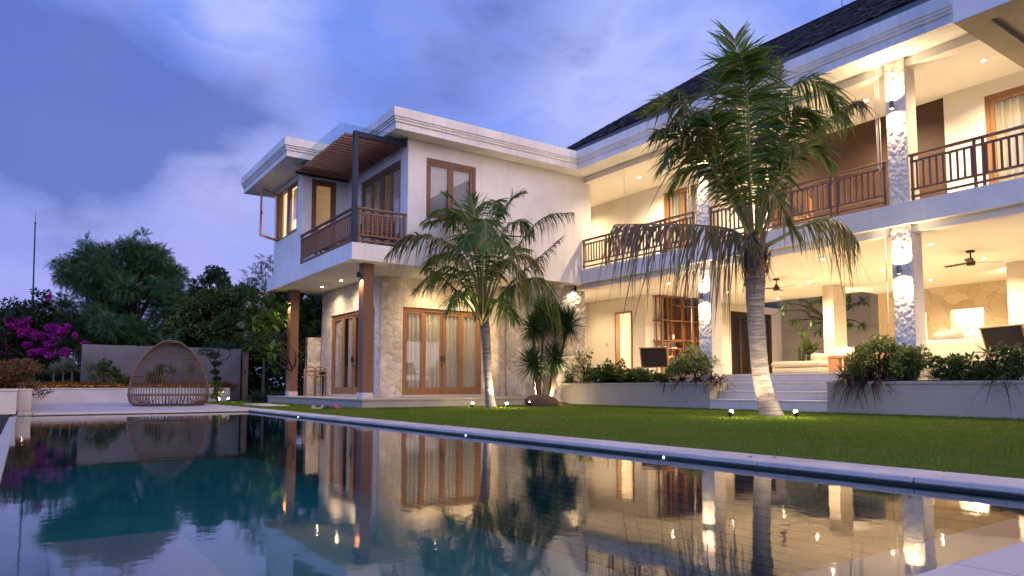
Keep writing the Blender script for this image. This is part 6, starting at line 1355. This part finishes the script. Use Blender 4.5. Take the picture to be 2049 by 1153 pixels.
# ---------------- planter beds
def bed(x, yp, zb=0.67):
    """point in a planter bed (x fixed) under photo column yp"""
    d0 = atd(yp, 700, 1.0) - Vector((0, 0, CAMZ)); s = x / d0.x; return Vector((x, d0.y * s, zb))
def mpx(c, y): return CAMZ + (774 - y) / 1398 * (c.x * _f[0] + c.y * _f[1])
def shrub(name, x, xp, y0, y1, wpx, n, size, bm, mat, label, seed, flowers=None, r0=0.02, cat='shrub', nb=16, shell=0.2, group=None, dome=False, **k):
    c = bed(x, xp); dd = c.x * _f[0] + c.y * _f[1]; m_ = dd / 1398; rg = random.Random(seed); bl = []
    for _ in range(nb):
        if dome:
            a = rg.uniform(-1, 1); yt = y1 - (y1 - y0) * math.sqrt(max(0, 1 - a * a)); y = rg.uniform(yt + (y1 - y0) * .12, y1); xx = xp + a * wpx / 2 * 0.85
        else: xx, y = xp + rg.uniform(-.5, .5) * wpx * 0.8, rg.uniform(y0 + 4, y1)
        bl.append((atd(xx, y, dd + rg.uniform(-.22, .22)), (wpx * m_ * .16, wpx * m_ * .16, (y1 - y0) * m_ * .16 + .03)))
    r_ = tree(name, tuple(c), bl, n, size, bm, mat, label, cat, group, r0=r0, bark=BARKD, nbr=nb, seed=seed, shell=shell, parts=('stems', 'foliage'), **k)
    if flowers: V, F = blobs_leaves([(b_[0], tuple(q * 1.12 for q in b_[1])) for b_ in bl], flowers[0], flowers[1], leafmesh(0.45, 0.05), shell=0.95, seed=seed + 1, updown=0.8)
    if flowers:
        if flowers[0] <= 60:
            for q in range(len(F)): npmesh('flower', V[q * 4:q * 4 + 4], np.array([[0, 1, 2, 3]]), flowers[2], r_)
        else: tag(npmesh('flowers', V, F, flowers[2], r_), kind='stuff')
    return r_
# left planter
shrub('hibiscus', 13.85, 1168, 702, 756, 44, 520, 0.085, LB, LBUSH, 'leafy hibiscus with orange flowers at the stone block end of the left planter', 500, (26, 0.07, ORANGEF), nb=14)
shrub('shrub', 13.8, 1136, 735, 768, 40, 500, 0.08, leafmesh(0.12, 0.1), LSTRAP, 'fine leaved plant at the far left end of the left planter', 501, (8, 0.06, ORANGEF), nb=10)
for i, (xp, y, L, W, n, mt, lb, el, gv, nm) in enumerate((
        (1203, 760, 0.62, 0.028, 11, LSTRAP, 'upright snake plant in the left planter', (1.15, 1.5), 0.02, 'snake_plant'),
        (1140, 766, 0.5, 0.012, 70, LSTRAP, 'grassy strap plant hanging over the left end of the left planter', (0.0, 1.3), 1.0, 'strap_plant'),
        (1175, 766, 0.36, 0.014, 60, LSTRAP, 'low strap plant under the hibiscus', (0.3, 1.4), 0.6, 'strap_plant'),
        (1285, 766, 0.42, 0.016, 70, LSTRAP, 'bright strap plant left of the woven armchair', (0.3, 1.4), 0.5, 'strap_plant'),
        (1312, 766, 0.44, 0.016, 70, LSTRAP, 'bright strap plant below the woven armchair', (0.3, 1.4), 0.5, 'strap_plant'))):
    c = bed(13.68 if nm == 'strap_plant' else 13.85, xp); strapclump(nm, tuple(c), n, L, W, mt, lb, 510 + i, el, gv)
for i, (xp, lb) in enumerate(((1222, 'dark fern right of the snake plant'), (1240, 'dark fern below the bright doorway'), (1262, 'fern left of the strap plants'), (1330, 'light green fern below the flowering bush'))):
    c = bed(13.85, xp); r_ = empty('fern', tuple(c), 0, lb, 'fern', 'ferns in the left planter'); n = 22; rgn = np.random.default_rng(520 + i); a = rgn.random(n) * 6.283; e = rgn.uniform(0.3, 1.2, n)
    D = np.stack([np.cos(a) * np.cos(e), np.sin(a) * np.cos(e), np.sin(e)], 1); V, F = inst(*compound(12, 0.26, 0.05, 0.5), np.tile(np.array(tuple(c)), (n, 1)), D, np.tile([0, 0, 1.0], (n, 1)), rgn.uniform(0.36, 0.56, n)); npmesh('fronds', V, F, LFERN, r_); MB().tube([tuple(c), (c.x, c.y, c.z + 0.06)], 0.03, 6).build('crown_base', BARKD, r_)
shrub('shrub', 13.92, 1232, 722, 756, 44, 480, 0.10, LB, LSHRUB, 'dark leafed shrub below the bright doorway', 530, (6, 0.05, WHITEF), nb=12)
shrub('shrub', 13.8, 1192, 738, 764, 50, 700, 0.075, LB, LSHRUB, 'low leafy shrub in front of the snake plant', 533, nb=12)
shrub('shrub', 13.9, 1300, 736, 764, 60, 900, 0.075, LB, LSHRUB, 'leafy shrub between the strap plants and the armchair', 534, nb=14)
shrub('shrub', 13.8, 1215, 730, 764, 50, 800, 0.09, LB, LFERN, 'bright leaved low shrub left of the ferns', 535, nb=14)
shrub('shrub', 13.92, 1270, 738, 762, 40, 420, 0.09, LB, LSHRUB, 'low shrub left of the woven armchair', 531, nb=10)
shrub('flowering_bush', 13.85, 1390, 690, 742, 100, 9500, 0.052, LB, LVAR, 'rounded bush dotted with white flowers, left of the steps', 532, (170, 0.045, WHITEF), nb=34, dome=True, r0=0.03)
for i, (xp, n) in enumerate(((1335, 40), (1365, 60), (1395, 70), (1425, 80), (1440, 60))):
    c = bed(13.58, xp); strapclump('red_strap_plant', tuple(c), n, 0.42, 0.013, LRED, ('dark red strap plant leftmost under the flowering bush', 'dark red strap plant under the left of the flowering bush', 'dark red strap plant under the middle of the flowering bush', 'dark red strap plant under the right of the flowering bush', 'dark red strap plant at the left edge of the steps')[i], 540 + i, (-0.1, 1.35), 1.0, group='dark red strap plants along the planter edges')
# right planter
for i, (xp, n, L) in enumerate(((1690, 90, 0.52), (1710, 110, 0.60), (1738, 110, 0.58), (1765, 90, 0.5))):
    c = bed(13.6, xp); strapclump('red_strap_plant', tuple(c), n, L, 0.016, LRED, ('dark red strap plant spilling over the planter corner by the steps', 'largest dark red strap plant by the steps', 'dark red strap plant below the left of the round green bush', 'dark red strap plant below the middle of the round green bush')[i], 550 + i, (-0.1, 1.4), 1.0, group='dark red strap plants along the planter edges')
shrub('round_bush', 13.85, 1762, 670, 745, 130, 6800, 0.055, LB, LBUSH, 'big rounded green bush before the nearer carved column', 560, nb=38, dome=True, r0=0.03)
shrub('shrub', 13.85, 1822, 692, 755, 70, 1900, 0.07, LB, LBUSH, 'yellow green shrub right of the round bush', 561, nb=20)
shrub('shrub', 13.85, 1895, 716, 760, 70, 1300, 0.075, LB, LSHRUB, 'leafy shrub below the big sofa back', 562, nb=16)
shrub('shrub', 13.85, 1960, 716, 762, 80, 1500, 0.08, LB, LSHRUB, 'spreading dark shrub left of the right armchair', 563, nb=18)
shrub('shrub', 13.85, 2030, 700, 762, 70, 1300, 0.08, LB, LSHRUB, 'dark shrub cut by the right edge of the picture', 564, nb=16)
for i, (x, xp, L, W, n, mt, lb, el, gv, nm) in enumerate((
        (13.92, 1836, 0.75, 0.030, 5, LSTRAP, 'three bladed snake plant beside the nearer carved column', (1.3, 1.52), 0.0, 'snake_plant'),
        (13.62, 1793, 0.34, 0.02, 60, LSTRAP, 'bright green rosette at the foot of the round bush', (0.5, 1.5), 0.2, 'rosette_plant'),
        (13.65, 1870, 0.55, 0.014, 70, LSTRAP, 'fountain of strap leaves below the left of the big sofa', (0.3, 1.45), 0.7, 'strap_plant'),
        (13.65, 1905, 0.50, 0.012, 60, LSTRAP, 'strap plant below the middle of the big sofa', (0.3, 1.45), 0.7, 'strap_plant'),
        (13.65, 1940, 0.48, 0.012, 60, LSTRAP, 'strap plant below the right of the big sofa', (0.2, 1.4), 0.7, 'strap_plant'),
        (13.62, 1998, 0.50, 0.014, 60, LSTRAP, 'strap plant hanging over the wall near the right armchair', (-0.2, 1.3), 1.0, 'strap_plant'),
        (13.62, 2035, 0.45, 0.014, 60, LSTRAP, 'strap plant at the right edge of the planter', (0, 1.4), 0.8, 'strap_plant'))):
    c = bed(x, xp); strapclump(nm, tuple(c), n, L, W, mt, lb, 570 + i, el, gv)
c = bed(13.85, 1980); r_ = empty('fan_palm_plant', tuple(c), 0, 'small fingered palm like plant before the right armchair', 'plant'); z = mpx(c, 708)
MB().tube([tuple(c), (c.x, c.y, z)], 0.012, 6).build('stem', BARK, r_); spiky(r_, (c.x, c.y, z), 46, 0.34, 0.022, LFERN, 590, (-0.2, 1.0), 0.3, 'leaf_fan'); spiky(r_, bed(13.85, 1992, 0) + Vector((0, 0, mpx(c, 740))), 40, 0.36, 0.022, LFERN, 591, (-0.2, 1.0), 0.3, 'leaf_fan')

# ---------------- courtyard plants
cy = empty('frangipani_tree', (23.5, 13.2, 0.5), 0, 'bare branched frangipani in the courtyard behind the inner pillar', 'tree'); CD2 = 24.6
tips = [(1575, 606), (1600, 597), (1566, 622), (1590, 640), (1625, 640), (1620, 612), (1640, 600), (1605, 662), (1640, 660), (1700, 592), (1735, 596), (1728, 604), (1700, 645), (1722, 648), (1700, 608), (1652, 590)]
mb = MB().tube([(23.5, 13.2, 0.5), tuple(atd(1660, 640, CD2))], [0.10, 0.07], 8); branches(atd(1660, 640, CD2), [atd(x, y, CD2 + 0.3 * math.sin(x)) for x, y in tips], 0.05, mb, bend=0.5, seed=12); mb.build('trunk', BARK, cy)
for i, (x, y) in enumerate(tips): whorl(atd(x, y, CD2 + 0.3 * math.sin(x)), 9, 0.34, LFRAN, cy, 'leaf_cluster', tilt=(-1.1, 0.9), seed=600 + i)
bn = empty('banana_plant', tuple(atd(1618, 735, 24.2)), 0, 'broad leaved banana like plant between ottoman and inner pillar', 'plant'); c = Vector(atd(1618, 712, 24.2)); whorl(c, 15, 0.85, LSHRUB, bn, 'leaves', tilt=(0.5, 1.45), seed=620); MB().tube([tuple(atd(1618, 738, 24.2)), tuple(c)], 0.05, 8).build('stem', BARK, bn)
ca = empty('cactus', tuple(atd(1600, 738, 24.0)), 0, 'dark columnar cactus left of the banana like plant', 'cactus'); MB().tube([tuple(atd(1600, 738, 24.0)), tuple(atd(1599, 695, 24.0))], 0.05, 8).build('stem', LSHRUB, ca); MB().tube([tuple(atd(1607, 738, 24.0)), tuple(atd(1608, 700, 24.0))], 0.05, 8).build('stem', LSHRUB, ca)
